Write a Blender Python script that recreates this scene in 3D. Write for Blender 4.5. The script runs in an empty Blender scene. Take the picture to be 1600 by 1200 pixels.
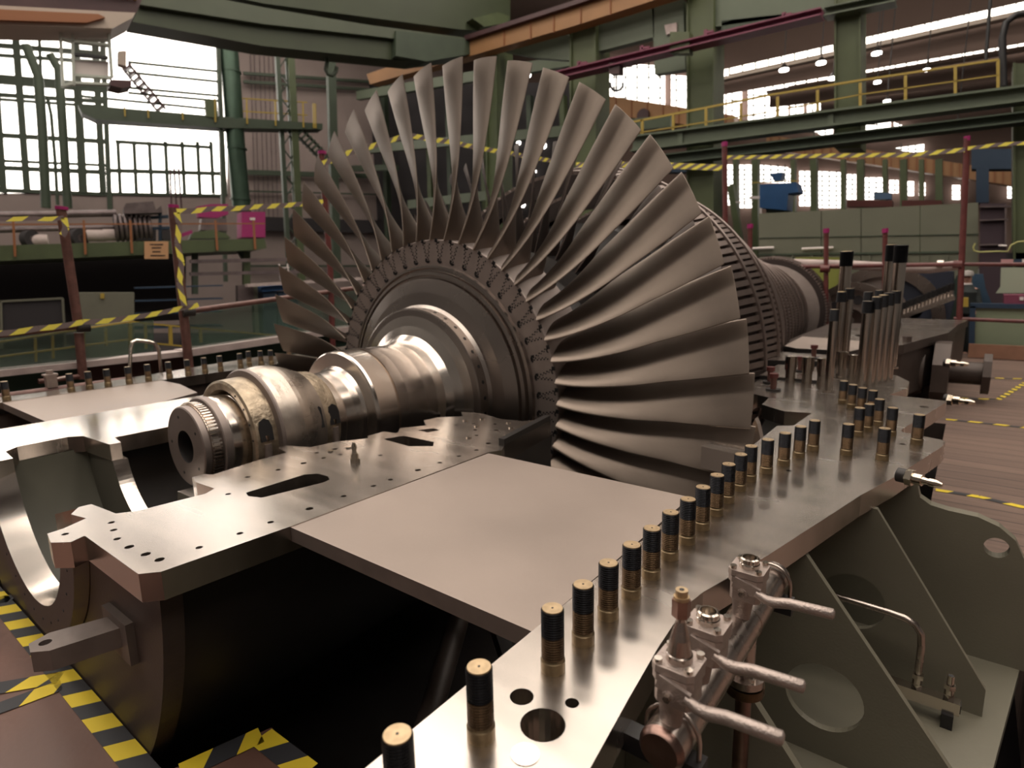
import bpy, math, random
from mathutils import Vector, Matrix
from mathutils.geometry import delaunay_2d_cdt
random.seed(7)
PI = math.pi
C = bpy.context.scene.collection
SC = bpy.context.scene
J = 0.8                      # height of the machined joint plane above the shop platform

# ------------------------------------------------------------------ camera
CAM = Vector((3.0955, -3.0448, 1.6252))
CF = 918.8                   # focal length in pixels of the 1600 px wide frame
CR = Vector((0.79056825, 0.61204283, -0.02013517))
CU = Vector((-0.09560215, 0.15583198, 0.98314629))
CD = Vector((-0.60486533, 0.77531927, -0.18170843))
cd = bpy.data.cameras.new('camera'); cam = bpy.data.objects.new('camera', cd); C.objects.link(cam)
M = Matrix((CR, CU, -CD)).transposed().to_4x4(); M.translation = CAM
cam.matrix_world = M
cd.sensor_width = 36; cd.lens = 36*CF/1600; cd.clip_start = 0.05; cd.clip_end = 300
cd.dof.use_dof = True; cd.dof.focus_distance = 1.8; cd.dof.aperture_fstop = 3.0
SC.camera = cam
# ------------------------------------------------------------------ world and exposure
w = bpy.data.worlds.new('world'); SC.world = w; w.use_nodes = True
bg = w.node_tree.nodes['Background']; bg.inputs[0].default_value = (1.0, 0.86, 0.74, 1); bg.inputs[1].default_value = 0.12
SC.view_settings.view_transform = 'Standard'; SC.view_settings.look = 'None'
SC.view_settings.exposure = -0.25; SC.view_settings.gamma = 1.0
# added fill lamps, standing in for daylight from the roof glazing
def area(name, loc, rot, sx, sy, power, col=(1, .87, .75)):
    l = bpy.data.lights.new(name, 'AREA'); l.shape = 'RECTANGLE'; l.size = sx; l.size_y = sy; l.energy = power; l.color = col
    o = bpy.data.objects.new(name, l); C.objects.link(o); o.location = loc; o.rotation_euler = rot; return o
area('roof_fill_light', (-4, 6, 15.2), (0, 0, 0), 14, 3, 170)
area('roof_fill_light', (2, -6, 15.2), (0, 0, 0), 14, 3, 170)
area('roof_fill_light', (-2, 16, 15.2), (0, 0, 0), 20, 3, 200)

# ------------------------------------------------------------------ tools
def ray(px, py): return (px-800)/CF*CR - (py-600)/CF*CU + CD
def on_z(px, py, z=J):
    d = ray(px, py); return CAM + d*((z-CAM.z)/d.z)
def on_y(px, py, y):
    d = ray(px, py); return CAM + d*((y-CAM.y)/d.y)
def on_x(px, py, x):
    d = ray(px, py); return CAM + d*((x-CAM.x)/d.x)
def on_p(px, py, pl):
    d = ray(px, py); P, n = pl; return CAM + d*((P-CAM).dot(n)/d.dot(n))

MATS = {}
def mat(name, col, rough=.6, metal=0., noise=.0, nscale=8., bump=0., bscale=60., emit=0., stretch=(1, 1, 1), col2=None, alpha=1., rvar=0., coat=0.):
    m = bpy.data.materials.new(name); m.use_nodes = True; nt = m.node_tree; N = nt.nodes; L = nt.links
    b = N['Principled BSDF']; b.inputs['Roughness'].default_value = rough; b.inputs['Metallic'].default_value = metal
    b.inputs['Base Color'].default_value = (*col, 1)
    if coat: b.inputs['Coat Weight'].default_value = coat
    tc = N.new('ShaderNodeTexCoord'); mp = N.new('ShaderNodeMapping'); mp.inputs['Scale'].default_value = stretch
    L.new(tc.outputs['Object'], mp.inputs[0])
    if noise or col2:
        n = N.new('ShaderNodeTexNoise'); n.inputs['Scale'].default_value = nscale; n.inputs['Detail'].default_value = 6
        L.new(mp.outputs[0], n.inputs['Vector'])
        r = N.new('ShaderNodeValToRGB'); r.color_ramp.elements[0].position = .32; r.color_ramp.elements[1].position = .68
        c2 = col2 or tuple(min(1, c*(1+noise)) for c in col); c1 = tuple(c*(1-noise) for c in col) if noise else col
        r.color_ramp.elements[0].color = (*c1, 1); r.color_ramp.elements[1].color = (*c2, 1)
        L.new(n.outputs[0], r.inputs[0]); L.new(r.outputs[0], b.inputs['Base Color'])
        if rvar:
            mr = N.new('ShaderNodeMapRange'); mr.inputs['To Min'].default_value = max(.03, rough-rvar); mr.inputs['To Max'].default_value = rough+rvar
            mr.inputs['From Min'].default_value = .3; mr.inputs['From Max'].default_value = .7
            L.new(n.outputs[0], mr.inputs[0]); L.new(mr.outputs[0], b.inputs['Roughness'])
    if bump:
        n2 = N.new('ShaderNodeTexNoise'); n2.inputs['Scale'].default_value = bscale; n2.inputs['Detail'].default_value = 3
        L.new(mp.outputs[0], n2.inputs['Vector'])
        bp = N.new('ShaderNodeBump'); bp.inputs['Strength'].default_value = bump; bp.inputs['Distance'].default_value = .01
        L.new(n2.outputs[0], bp.inputs['Height']); L.new(bp.outputs[0], b.inputs['Normal'])
    if emit:
        b.inputs['Emission Color'].default_value = (*col, 1); b.inputs['Emission Strength'].default_value = emit
    if alpha < 1: b.inputs['Alpha'].default_value = alpha
    MATS[name] = m; return m

def stripes(name, c1, c2, scale, rough=.6, diag=1.):
    m = bpy.data.materials.new(name); m.use_nodes = True; nt = m.node_tree; N = nt.nodes; L = nt.links
    b = N['Principled BSDF']; b.inputs['Roughness'].default_value = rough
    tc = N.new('ShaderNodeTexCoord'); sp = N.new('ShaderNodeSeparateXYZ'); L.new(tc.outputs['UV'], sp.inputs[0])
    a = N.new('ShaderNodeMath'); a.operation = 'MULTIPLY_ADD'; a.inputs[1].default_value = diag; L.new(sp.outputs[1], a.inputs[0]); L.new(sp.outputs[0], a.inputs[2])
    f = N.new('ShaderNodeMath'); f.operation = 'MULTIPLY'; f.inputs[1].default_value = scale; L.new(a.outputs[0], f.inputs[0])
    g = N.new('ShaderNodeMath'); g.operation = 'FRACT'; L.new(f.outputs[0], g.inputs[0])
    h = N.new('ShaderNodeMath'); h.operation = 'GREATER_THAN'; h.inputs[1].default_value = .5; L.new(g.outputs[0], h.inputs[0])
    mx = N.new('ShaderNodeMix'); mx.data_type = 'RGBA'; L.new(h.outputs[0], mx.inputs[0])
    mx.inputs[6].default_value = (*c1, 1); mx.inputs[7].default_value = (*c2, 1); L.new(mx.outputs[2], b.inputs['Base Color'])
    MATS[name] = m; return m

steel = mat('machined_steel', (.58, .52, .475), .25, 1., .08, 2.2, .0, rvar=.03, stretch=(1, 6, 1))
steel_l = mat('bright_turned_steel', (.80, .73, .67), .19, 1., .06, 3., .0, rvar=.04, stretch=(1, .3, 1))
disc_m = mat('turned_disc_steel', (.40, .35, .32), .27, 1., .06, 2., .02, 200., rvar=.03)
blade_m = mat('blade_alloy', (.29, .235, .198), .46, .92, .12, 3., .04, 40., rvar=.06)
blade_b = mat('shaded_inner_blade_alloy', (.09, .068, .06), .5, .8, .08, 5.)  # shade between the blade rows is put into this darker colour
rim_m = mat('blade_root_steel', (.30, .25, .23), .5, .85, .06, 8.)
plate_m = mat('lapped_grey_plate', (.34, .275, .24), .44, .40, .10, 1.6, .03, 80., rvar=.06)
edge_m = mat('primed_plate_edge', (.17, .135, .12), .55, .35, .1, 12., .05, 60.)
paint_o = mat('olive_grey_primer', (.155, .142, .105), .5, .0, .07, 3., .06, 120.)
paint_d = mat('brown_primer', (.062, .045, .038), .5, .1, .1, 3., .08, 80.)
paint_in = mat('pale_green_primer', (.085, .08, .06), .55, 0., .08, 3.)
dark = mat('dark_and_shaded_metal', (.03, .026, .025), .45, .4, .1, 8.)  # dark parts, plus shade painted into recesses and behind the blades
black = mat('black_paint', (.012, .011, .012), .45)
blackthread = mat('blackened_thread', (.022, .022, .025), .34, .9, .15, 60.)
brass = mat('yellow_chromated_thread', (.12, .075, .042), .34, .9, .25, 30.)
brasstop = mat('yellow_chromated_end', (.50, .37, .23), .4, .85, .12, 60.)
collar_m = mat('stud_collar_metal', (.25, .185, .11), .38, .9, .2, 40.)
rear_m = mat('dark_cast_casing', (.07, .052, .045), .5, .4, .15, 4., .15, 30.)
shade_m = mat('shadow_gap_metal', (.05, .038, .035), .5, .7)
band_m = mat('worn_shroud_metal', (.27, .215, .195), .42, .9, .1, 8.)
cast = mat('cast_stainless_body', (.40, .33, .30), .42, .8, .08, 30., .25, 220.)
pipe_m = mat('welded_stainless_pipe', (.48, .41, .37), .26, 1., .15, 9., .05, 50., rvar=.08)
copper = mat('browned_pipe_cap', (.30, .19, .16), .3, 1., .3, 14.)
chrome = mat('polished_fitting', (.62, .56, .50), .16, 1.)
bear = mat('bearing_white_metal', (.52, .45, .39), .30, .92, .16, 7., .12, 22., rvar=.08)
bear2 = mat('rough_bearing_edge', (.42, .34, .25), .42, .8, .3, 18., .5, 45.)
concrete = mat('red_brown_painted_floor', (.135, .07, .054), .5, 0., .16, 2.2, .08, 30., rvar=.08)
wood = None
tape_m = stripes('hazard_tape', (.70, .52, .03), (.03, .03, .035), 4.6, .6, .6)
tape_l = stripes('barrier_tape', (.78, .68, .10), (.16, .12, .12), 4.5, .5, 1.6)
redpole = mat('dark_red_painted_tube', (.11, .028, .026), .4, 0., .2, 12.)
rustpole = mat('brown_red_rusty_tube', (.12, .055, .045), .42, .2, .25, 14.)
magenta = mat('magenta_paint', (.28, .01, .11), .5)
darkmag = mat('plum_painted_beam', (.16, .032, .065), .55, 0., .1, 2.)
green = mat('green_painted_steel', (.055, .072, .028), .55, 0., .12, 2.)
green_d = mat('dark_green_paint', (.035, .05, .03), .6, 0., .12, 2.)
green_l = mat('grey_green_girder_paint', (.085, .105, .068), .5, 0., .08, 1.)
olive_l = mat('light_green_column_paint', (.065, .08, .033), .55, 0., .10, 1.5)
crane_g = mat('overhead_crane_green', (.032, .042, .018), .55, 0., .1, 1.)
crane_l = mat('overhead_crane_flange_green', (.05, .062, .035), .5, 0., .08, 1.)
teal = mat('blue_green_duct', (.05, .085, .06), .35, .5, .12, 2.)
orange = mat('orange_crane_paint', (.30, .15, .06), .55, 0., .1, 1.)
orange_d = mat('dark_orange_paint', (.25, .09, .03), .5)
yellow = mat('yellow_rail_paint', (.33, .23, .035), .5)
brownred = mat('maroon_crane_paint', (.05, .016, .018), .5, 0., .2, 2.)
beige = mat('beige_crane_paint', (.42, .34, .28), .5)
blue = mat('blue_machine_paint', (.012, .065, .18), .5, 0., .1, 2.)
blue_d = mat('dark_blue_paint', (.012, .03, .06), .6)
navy = mat('navy_tarpaulin', (.006, .009, .022), .7, 0., .2, 3., .4, 6.)
panel = mat('grey_green_fence_panel', (.12, .12, .085), .7, 0., .06, 1.)
wallp = mat('pinkish_corrugated_wall', (.25, .195, .18), .7, 0., .07, .8)
ceilm = mat('brown_roof_deck', (.12, .078, .062), .8, 0., .08, .3)
ground = mat('dark_shop_floor', (.045, .035, .035), .7, 0., .2, .5)
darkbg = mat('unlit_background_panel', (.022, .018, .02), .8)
glasswin = mat('daylit_glazing', (1, .93, .86), .5, emit=5.5)
skyl = mat('daylit_roof_glazing', (1, .91, .80), .5, emit=5.6)
glow_m = mat('glowing_lamp_and_window_glass', (1, .93, .86), .5, emit=14.)
white = mat('white_plastic', (.62, .55, .53), .5)
whitew = mat('dusty_white_wrap', (.40, .32, .30), .6, 0., .12, 6., .4, 20.)
net = mat('green_debris_net', (.055, .10, .07), .7, 0., .2, 4., alpha=.5)
glassg = mat('greenish_counter_glass', (.20, .235, .16), .25, 0., .05, 2.)
terra = mat('terracotta_board', (.24, .12, .075), .7, 0., .1, 6.)
grease = mat('nickel_grease_nipple', (.7, .62, .52), .15, 1.)
skinm = mat('skin', (.45, .24, .18), .6)
cloth = mat('dark_work_jacket', (.02, .025, .025), .8)
hairg = mat('grey_hair', (.35, .32, .30), .8)
cabg = mat('pale_cabin_frame', (.45, .48, .42), .4)
greyp = mat('grey_cabinet_paint', (.12, .115, .085), .6, 0., .06, 2.)
lead = mat('grey_machinery', (.13, .10, .10), .45, .5, .3, 3.)
signm = mat('faded_orange_sign', (.46, .25, .12), .6)
cabglass = mat('cabin_glass', (.75, .8, .76), .08, 0., alpha=.28)

def bricks_wood():
    m = bpy.data.materials.new('worn_floor_planks'); m.use_nodes = True; nt = m.node_tree; N = nt.nodes; L = nt.links
    b = N['Principled BSDF']; b.inputs['Roughness'].default_value = .65
    tc = N.new('ShaderNodeTexCoord'); br = N.new('ShaderNodeTexBrick'); L.new(tc.outputs['Object'], br.inputs['Vector'])
    br.inputs['Scale'].default_value = 1.; br.inputs['Brick Width'].default_value = 4.2; br.inputs['Row Height'].default_value = .2
    br.inputs['Mortar Size'].default_value = .006; br.inputs['Color1'].default_value = (.24, .155, .12, 1); br.inputs['Color2'].default_value = (.18, .115, .09, 1)
    br.inputs['Mortar'].default_value = (.04, .025, .02, 1)
    n = N.new('ShaderNodeTexNoise'); n.inputs['Scale'].default_value = 3; mp = N.new('ShaderNodeMapping'); mp.inputs['Scale'].default_value = (.6, 8, 1)
    L.new(tc.outputs['Object'], mp.inputs[0]); L.new(mp.outputs[0], n.inputs['Vector'])
    mx = N.new('ShaderNodeMix'); mx.data_type = 'RGBA'; mx.blend_type = 'MULTIPLY'; mx.inputs[0].default_value = .6
    L.new(br.outputs[0], mx.inputs[6]); L.new(n.outputs[0], mx.inputs[7]); L.new(mx.outputs[2], b.inputs['Base Color']); MATS['worn_floor_planks'] = m; return m
wood = bricks_wood()

class MB:
    def __init__(s): s.v = []; s.f = []; s.mi = []; s.sm = []; s.uv = {}; s.mats = []
    def m(s, mt):
        if mt not in s.mats: s.mats.append(mt)
        return s.mats.index(mt)
    def add(s, vs, fs, mt, smooth=False):
        k = len(s.v); s.v += [Vector(v) for v in vs]; i = s.m(mt)
        for f in fs: s.f.append([k+a for a in f]); s.mi.append(i); s.sm.append(smooth)
    def box(s, a, b, mt):
        x0, y0, z0 = a; x1, y1, z1 = b
        x0, x1 = min(x0, x1), max(x0, x1); y0, y1 = min(y0, y1), max(y0, y1); z0, z1 = min(z0, z1), max(z0, z1)
        s.add([(x0, y0, z0), (x1, y0, z0), (x1, y1, z0), (x0, y1, z0), (x0, y0, z1), (x1, y0, z1), (x1, y1, z1), (x0, y1, z1)],
              [(0, 3, 2, 1), (4, 5, 6, 7), (0, 1, 5, 4), (1, 2, 6, 5), (2, 3, 7, 6), (3, 0, 4, 7)], mt); return s
    def bar(s, p, q, wd, hd, mt, up=(0, 0, 1)):
        p = Vector(p); q = Vector(q); d = (q-p).normalized(); u = Vector(up)
        if abs(d.dot(u)) > .95: u = Vector((0, 1, 0)) if abs(d.y) < .9 else Vector((1, 0, 0))
        a = d.cross(u).normalized()*wd/2; b = a.cross(d).normalized()*hd/2
        vs = [e+i*a+j*b for e in (p, q) for i, j in ((-1, -1), (1, -1), (1, 1), (-1, 1))]
        s.add(vs, [(0, 1, 2, 3), (7, 6, 5, 4), (0, 4, 5, 1), (1, 5, 6, 2), (2, 6, 7, 3), (3, 7, 4, 0)], mt); return s
    def cyl(s, p, q, r, mt, r2=None, n=16, cap=True, smooth=True):
        p = Vector(p); q = Vector(q); r2 = r if r2 is None else r2; d = (q-p).normalized()
        u = Vector((0, 0, 1)) if abs(d.z) < .9 else Vector((1, 0, 0)); a = d.cross(u).normalized(); b = d.cross(a)
        vs = [e+rr*(math.cos(2*PI*i/n)*a+math.sin(2*PI*i/n)*b) for e, rr in ((p, r), (q, r2)) for i in range(n)]
        s.add(vs, [(i, (i+1) % n, n+(i+1) % n, n+i) for i in range(n)], mt, smooth)
        if cap:
            s.add(vs[:n], [tuple(range(n))[::-1]], mt); s.add(vs[n:], [tuple(range(n))], mt)
        return s
    def tube(s, pts, r, mt, n=10, closed=False):
        pts = [Vector(p) for p in pts]; k = len(pts); rs = r if isinstance(r, (list, tuple)) else [r]*k
        vs = []; prev = None
        for i, p in enumerate(pts):
            if closed: d = (pts[(i+1) % k]-pts[i-1])
            else: d = pts[min(i+1, k-1)]-pts[max(i-1, 0)]
            d.normalize()
            if prev is None:
                u = Vector((0, 0, 1)) if abs(d.z) < .9 else Vector((1, 0, 0)); a = d.cross(u).normalized()
            else: a = (prev-prev.dot(d)*d).normalized()
            prev = a; b = d.cross(a)
            vs += [p+rs[i]*(math.cos(2*PI*j/n)*a+math.sin(2*PI*j/n)*b) for j in range(n)]
        fs = []
        for i in range(k if closed else k-1):
            i2 = (i+1) % k
            for j in range(n): fs.append((i*n+j, i*n+(j+1) % n, i2*n+(j+1) % n, i2*n+j))
        s.add(vs, fs, mt, True)
        if not closed:
            s.add(vs[:n], [tuple(range(n))[::-1]], mt); s.add(vs[-n:], [tuple(range(n))], mt)
        return s
    def lathe(s, prof, mt, o=(0, 0, 0), ax='z', n=48, a0=0, a1=2*PI, smooth=True, sharp=True):
        # prof: (radius, height) pairs
        full = abs(a1-a0-2*PI) < 1e-6; k = n if full else n+1
        o = Vector(o)
        def P(r, h, a):
            c, d = r*math.cos(a), r*math.sin(a)
            return o+(Vector((c, d, h)) if ax == 'z' else Vector((c, h, d)) if ax == 'y' else Vector((h, c, d)))
        for i in range(len(prof)-1):
            vs = [P(*prof[i], a0+(a1-a0)*j/n) for j in range(k)]+[P(*prof[i+1], a0+(a1-a0)*j/n) for j in range(k)]
            if sharp or i == 0:
                s.add(vs, [(j, (j+1) % k, k+(j+1) % k, k+j) for j in range(n)], mt, smooth)
        return s
    def plate(s, outer, holes, lo, hi, mt, edge=None, ax='z', top=True):
        # polygon with holes extruded between lo and hi along ax
        loops = [outer]+list(holes); pts = []; edges = []
        for lp in loops:
            k = len(pts); n = len(lp); pts += [Vector((p[0], p[1])) for p in lp]; edges += [(k+i, k+(i+1) % n) for i in range(n)]
        r = delaunay_2d_cdt(pts, edges, [], 0, 1e-6)
        V2, T = r[0], r[2]
        def inside(p, lp):
            c = False; n = len(lp)
            for i in range(n):
                a, b = lp[i], lp[i-1]
                if (a[1] > p[1]) != (b[1] > p[1]) and p[0] < (b[0]-a[0])*(p[1]-a[1])/(b[1]-a[1])+a[0]: c = not c
            return c
        keep = []
        for t in T:
            c = (V2[t[0]]+V2[t[1]]+V2[t[2]])/3
            if inside(c, outer) and not any(inside(c, h) for h in holes): keep.append(tuple(t))
        def P(p, h): return (p[0], p[1], h) if ax == 'z' else (p[0], h, p[1]) if ax == 'y' else (h, p[0], p[1])
        s.add([P(p, hi) for p in V2], keep, mt); s.add([P(p, lo) for p in V2], [t[::-1] for t in keep], mt)
        for lp in loops:
            n = len(lp)
            s.add([P(p, hi) for p in lp]+[P(p, lo) for p in lp], [(i, (i+1) % n, n+(i+1) % n, n+i) for i in range(n)], edge or mt)
        return s
    def strip(s, pts, wd, mt, up=(0, 0, 1), z=0):
        # flat ribbon with running UV (hazard tape)
        pts = [Vector(p) for p in pts]; L0 = 0; u = Vector(up)
        for i in range(len(pts)-1):
            p, q = pts[i], pts[i+1]; d = (q-p); ln = d.length; a = d.normalized().cross(u).normalized()*wd/2
            k = len(s.f); s.add([p-a, p+a, q+a, q-a], [(0, 1, 2, 3)], mt)
            s.uv[k] = [(L0, 0), (L0, wd), (L0+ln, wd), (L0+ln, 0)]; L0 += ln
        return s
    def build(s, name, parent=None, fix=True):
        me = bpy.data.meshes.new(name); me.from_pydata([tuple(v) for v in s.v], [], s.f)
        for mt in s.mats: me.materials.append(mt)
        for p, i, sm in zip(me.polygons, s.mi, s.sm): p.material_index = i; p.use_smooth = sm
        if s.uv:
            ul = me.uv_layers.new(name='UVMap')
            for k, us in s.uv.items():
                for li, c in zip(me.polygons[k].loop_indices, us): ul.data[li].uv = c
        me.update()
        o = bpy.data.objects.new(name, me); C.objects.link(o)
        if parent: o.parent = parent
        return o

def tag(o, label=None, cat=None, group=None, kind=None):
    if label: o['label'] = label
    if cat: o['category'] = cat
    if group: o['group'] = group
    if kind: o['kind'] = kind
    return o
def thing(name, label, cat, loc=(0, 0, 0), group=None):
    o = bpy.data.objects.new(name, None); C.objects.link(o); o.location = loc; o.empty_display_size = .1
    return tag(o, label, cat, group)
def part(mb, name, root):
    # geometry given in world coordinates, stored relative to the thing's base
    k = Vector((0, 0, 0)); p = root
    while p is not None: k += p.location; p = p.parent
    mb.v = [v-k for v in mb.v]
    return mb.build(name, root)
def solid(mb, name, label, cat, group=None, kind=None):
    vs = mb.v; c = Vector(((min(v.x for v in vs)+max(v.x for v in vs))/2, (min(v.y for v in vs)+max(v.y for v in vs))/2, min(v.z for v in vs)))
    mb.v = [v-c for v in vs]; o = mb.build(name); o.location = c
    return tag(o, label, cat, group, kind)
def struct(mb, name, label=None): return tag(mb.build(name), label, None, None, 'structure')
def copy_tree(o, parent=None):
    c = o.copy(); C.objects.link(c); c.parent = parent
    for ch in list(o.children): copy_tree(ch, c)
    return c
def circ(cx, cy, r, n=14): return [(cx+r*math.cos(2*PI*i/n), cy+r*math.sin(2*PI*i/n)) for i in range(n)]
def mir(lp): return [(-p[0], p[1]) for p in lp][::-1]
def arc(r, a0, a1, n=40, c=(0, 0)): return [(c[0]+r*math.cos(a0+(a1-a0)*i/n), c[1]+r*math.sin(a0+(a1-a0)*i/n)) for i in range(n+1)]
# ================================================================== SETTING
b = MB()
# left platform with the notch round the bearing housing
b.plate([(-16, -9), (9, -9), (9, -4.4), (1.6, -4.4), (1.55, -2.15), (1.2, -2.1), (1.08, -2.47), (-1.75, -2.47), (-1.9, -2.3), (-3.05, -2.3), (-3.05, 10), (-4.6, 10), (-4.6, -1.2), (-16, -1.2)], [], -.35, 0, concrete)
struct(b, 'floor')
b = MB(); b.plate([(3.42, -4.4), (9, -4.4), (9, 11.2), (-3, 11.2), (-3, 9.4), (2.4, 9.4), (2.4, 4.6), (3.0, 4.6), (3.0, 1.3), (3.42, .3)], [], -.3, -.03, wood)
struct(b, 'floor')
b = MB(); b.box((-45, -12, -1.72), (40, 60, -1.7), ground); struct(b, 'floor')
b = MB(); b.plate([(-44, -12), (40, -12), (40, 60), (-44, 60)], [], 16.0, 16.2, ceilm); struct(b, 'ceiling')

# hazard tape on the floors
TP = lambda pts: [on_z(x, y, .004) for x, y in pts]
TPw = lambda pts: [on_z(x, y, -.026) for x, y in pts]
for pts, lab, zz in (
    ([(-120, 800), (20, 905+58), (225, 1195+12), (300, 1290)], 'yellow and black tape along the edge of the pit, by the bearing housing', 0),
    ([(-60, 1085), (95, 1058)], 'upper of the two tape strips meeting the pit tape, bottom left', 0),
    ([(-60, 1128), (96, 1070)], 'lower of the two tape strips meeting the pit tape, bottom left', 0),
    ([(282, 1206), (408, 1148)], 'left arm of the tape corner at the bottom edge of the photo', 0),
    ([(408, 1150), (480, 1206)], 'right arm of the tape corner at the bottom edge of the photo', 0),
    ([(-30, 942), (22, 934)], 'short yellow and black tape end at the left edge of the photo', 0),
    ([(1478, 655), (1530, 660), (1610, 669)], 'yellow and black tape crossing the planks beside the grey flange corner', 1),
    ([(1500, 622), (1560, 624)], 'short yellow and black tape on the planks in front of the round nozzle', 1),
    ([(1560, 624), (1602, 598)], 'slanting yellow and black tape on the planks near the right edge', 1),
    ([(1530, 590), (1602, 592)], 'yellow and black tape on the planks, farthest one from the camera', 1),
    ([(1462, 765), (1530, 776), (1610, 795)], 'yellow and black tape behind the lifting plate of the support foot', 1)):
    w_ = .075 if not zz else .06
    b = MB(); b.strip((TPw if zz else TP)(pts), w_ if zz else .085, tape_m)
    solid(b, 'floor_tape', lab, 'floor tape', 'hazard tape on the floor')

# ================================================================== TURBINE CASING
cas = thing('turbine_casing', 'open lower turbine casing with bright studded joint flange and green-grey support ribs', 'turbine casing', (0, 0, -.03))
FT, FB = J, J-.085
# --- outer joint flange
outer_r = [(2.35, -2.95), (2.685, -2.95), (2.66, -2.3), (2.635, -2.1), (2.615, -1.92), (2.60, -1.72), (2.612, -1.63), (2.69, -1.33), (2.75, -1.05), (2.84, -.63), (2.92, -.33),
           (3.052, .27), (3.06, .36), (3.045, .395), (2.88, .46), (2.87, .50), (3.03, 1.40), (3.03, 1.45), (2.72, 1.47), (2.80, 1.78), (2.79, 2.08), (2.70, 2.32), (2.45, 2.55),
           (2.32, 2.6), (2.30, 2.40), (1.98, 2.38), (1.98, 1.05), (2.10, .98), (2.12, .74), (2.28, .62), (2.42, .66), (2.40, .30), (2.33, .25), (2.33, -.2), (2.35, -.6)]
big_holes = [circ(2.462, -2.222, .024, 18), circ(2.538, -2.258, .055/2*1.55, 24), circ(2.552, -2.178, .014, 14)]
tiny = [circ(2.56, -.49, .012, 10), circ(2.9, .21, .014, 10), circ(2.93, 1.18, .025, 12)]
b = MB(); b.plate(outer_r, big_holes+tiny, FB, FT, steel, paint_o if False else steel)
b.cyl((2.553, -2.333, J), (2.553, -2.333, J+.0015), .026, steel_l, n=24)
fl = part(b, 'joint_flange', cas)
b = MB(); b.plate(mir([p for p in outer_r]), [], FB, FT, steel_l, steel_l); part(b, 'joint_flange', cas)
# --- cover plates
for s_ in (1, -1):
    lp = [(1.335, -2.03), (2.348, -2.03), (2.335, -1.0), (1.35, -1.0)] if s_ > 0 else [(-2.345, -2.03), (-1.335, -2.03), (-1.335, -1.40), (-1.50, -1.05), (-2.0, -.96), (-2.345, -.96)]
    b = MB(); b.plate(lp, [], J-.054, J-.003, plate_m, edge_m); part(b, 'cover_plate', cas)
# --- bearing pedestal flange, one each side
ped = [(.83, -2.475), (.85, -2.52), (.80, -2.56), (.705, -2.545), (.70, -2.50), (.66, -2.42), (.57, -2.44), (.51, -2.40), (.515, -2.36), (.60, -2.35), (.70, -2.34), (.74, -2.28), (.77, -2.05), (.74, -2.0), (.60, -2.01), (.52, -1.99), (.52, -1.94),
       (.56, -1.92), (.53, -1.70), (.53, -1.55), (.42, -1.53), (.42, -1.48), (.55, -1.43), (.57, -1.30), (.66, -1.16), (.62, -1.13), (.62, -1.02),
       (.70, -1.01), (.70, -.99), (.64, -.92), (.72, -.80), (.62, -.72), (.64, -.62), (.75, -.52), (.66, -.44), (.78, -.40), (.98, -.45), (1.12, -.42), (1.20, -.30),
       (1.245, -.32), (1.335, -.86), (1.375, -.93), (1.345, -1.0), (1.335, -2.02), (1.31, -2.43), (1.27, -2.475)]
slot = [(.895, -1.952), (.94, -1.965), (1.0, -1.943), (1.05, -1.70), (1.04, -1.665), (1.00, -1.645), (.93, -1.65), (.895, -1.69)]
slot2 = [(.74, -1.125), (.95, -1.14), (1.05, -1.07), (1.0, -1.015), (.78, -1.02)]
slot3 = [(.76, -.90), (.84, -.90), (.86, -.83), (.80, -.82)]
bolts = [(1.225, -2.40), (1.24, -2.29), (1.245, -2.16), (1.245, -2.05), (1.25, -1.9), (1.25, -1.75), (1.255, -1.61), (1.255, -1.52), (1.26, -1.37), (1.265, -1.24), (1.27, -1.12), (1.275, -1.0),
         (1.05, -2.42), (.95, -2.42), (.86, -2.40), (.78, -2.38), (1.15, -2.41), (.85, -2.0), (.72, -1.85), (.74, -1.72), (.75, -1.6), (.76, -1.5), (.78, -1.42), (.66, -1.47), (.68, -1.38), (.95, -1.32),
         (1.10, -.80), (1.02, -.72), (1.12, -.66), (.92, -.62), (1.03, -.56), (.86, -.70), (1.25, -.88), (.76, -2.51)]
for s_ in (1, -1):
    holes = [slot, slot2, slot3]+[circ(x, y, .011 if i % 4 else .014, 12) for i, (x, y) in enumerate(bolts)]
    lp = ped
    if s_ < 0: lp = mir(ped); holes = [mir(h) for h in holes]
    if s_ < 0:
        lp = [(-1.335, -2.475), (-.51, -2.475), (-.515, -2.37), (-.70, -2.36), (-.76, -2.30), (-.77, -2.08), (-.72, -2.02), (-.39, -2.0), (-.385, -1.95), (-.53, -1.93), (-.53, -1.5), (-.42, -1.48), (-.55, -1.4), (-.66, -1.1), (-.64, -.5), (-1.2, -.3), (-1.335, -.9)]
        holes = []
    b = MB(); b.plate(lp, holes, FB-.005, FT, steel_l if s_ < 0 else steel, steel); part(b, 'bearing_pedestal_flange', cas)
# hex bolt heads set flush in the pedestal flange
for x, y in [(1.10, -.86), (.98, -.66), (1.16, -.58), (.90, -.52), (1.08, -.50), (.84, -.60), (1.24, -.72), (.72, -1.33), (.70, -1.42)]:
    b = MB(); b.cyl((x, y, J), (x, y, J+.006), .014, chrome, n=6, smooth=False); part(b, 'flush_bolt', cas)
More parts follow.
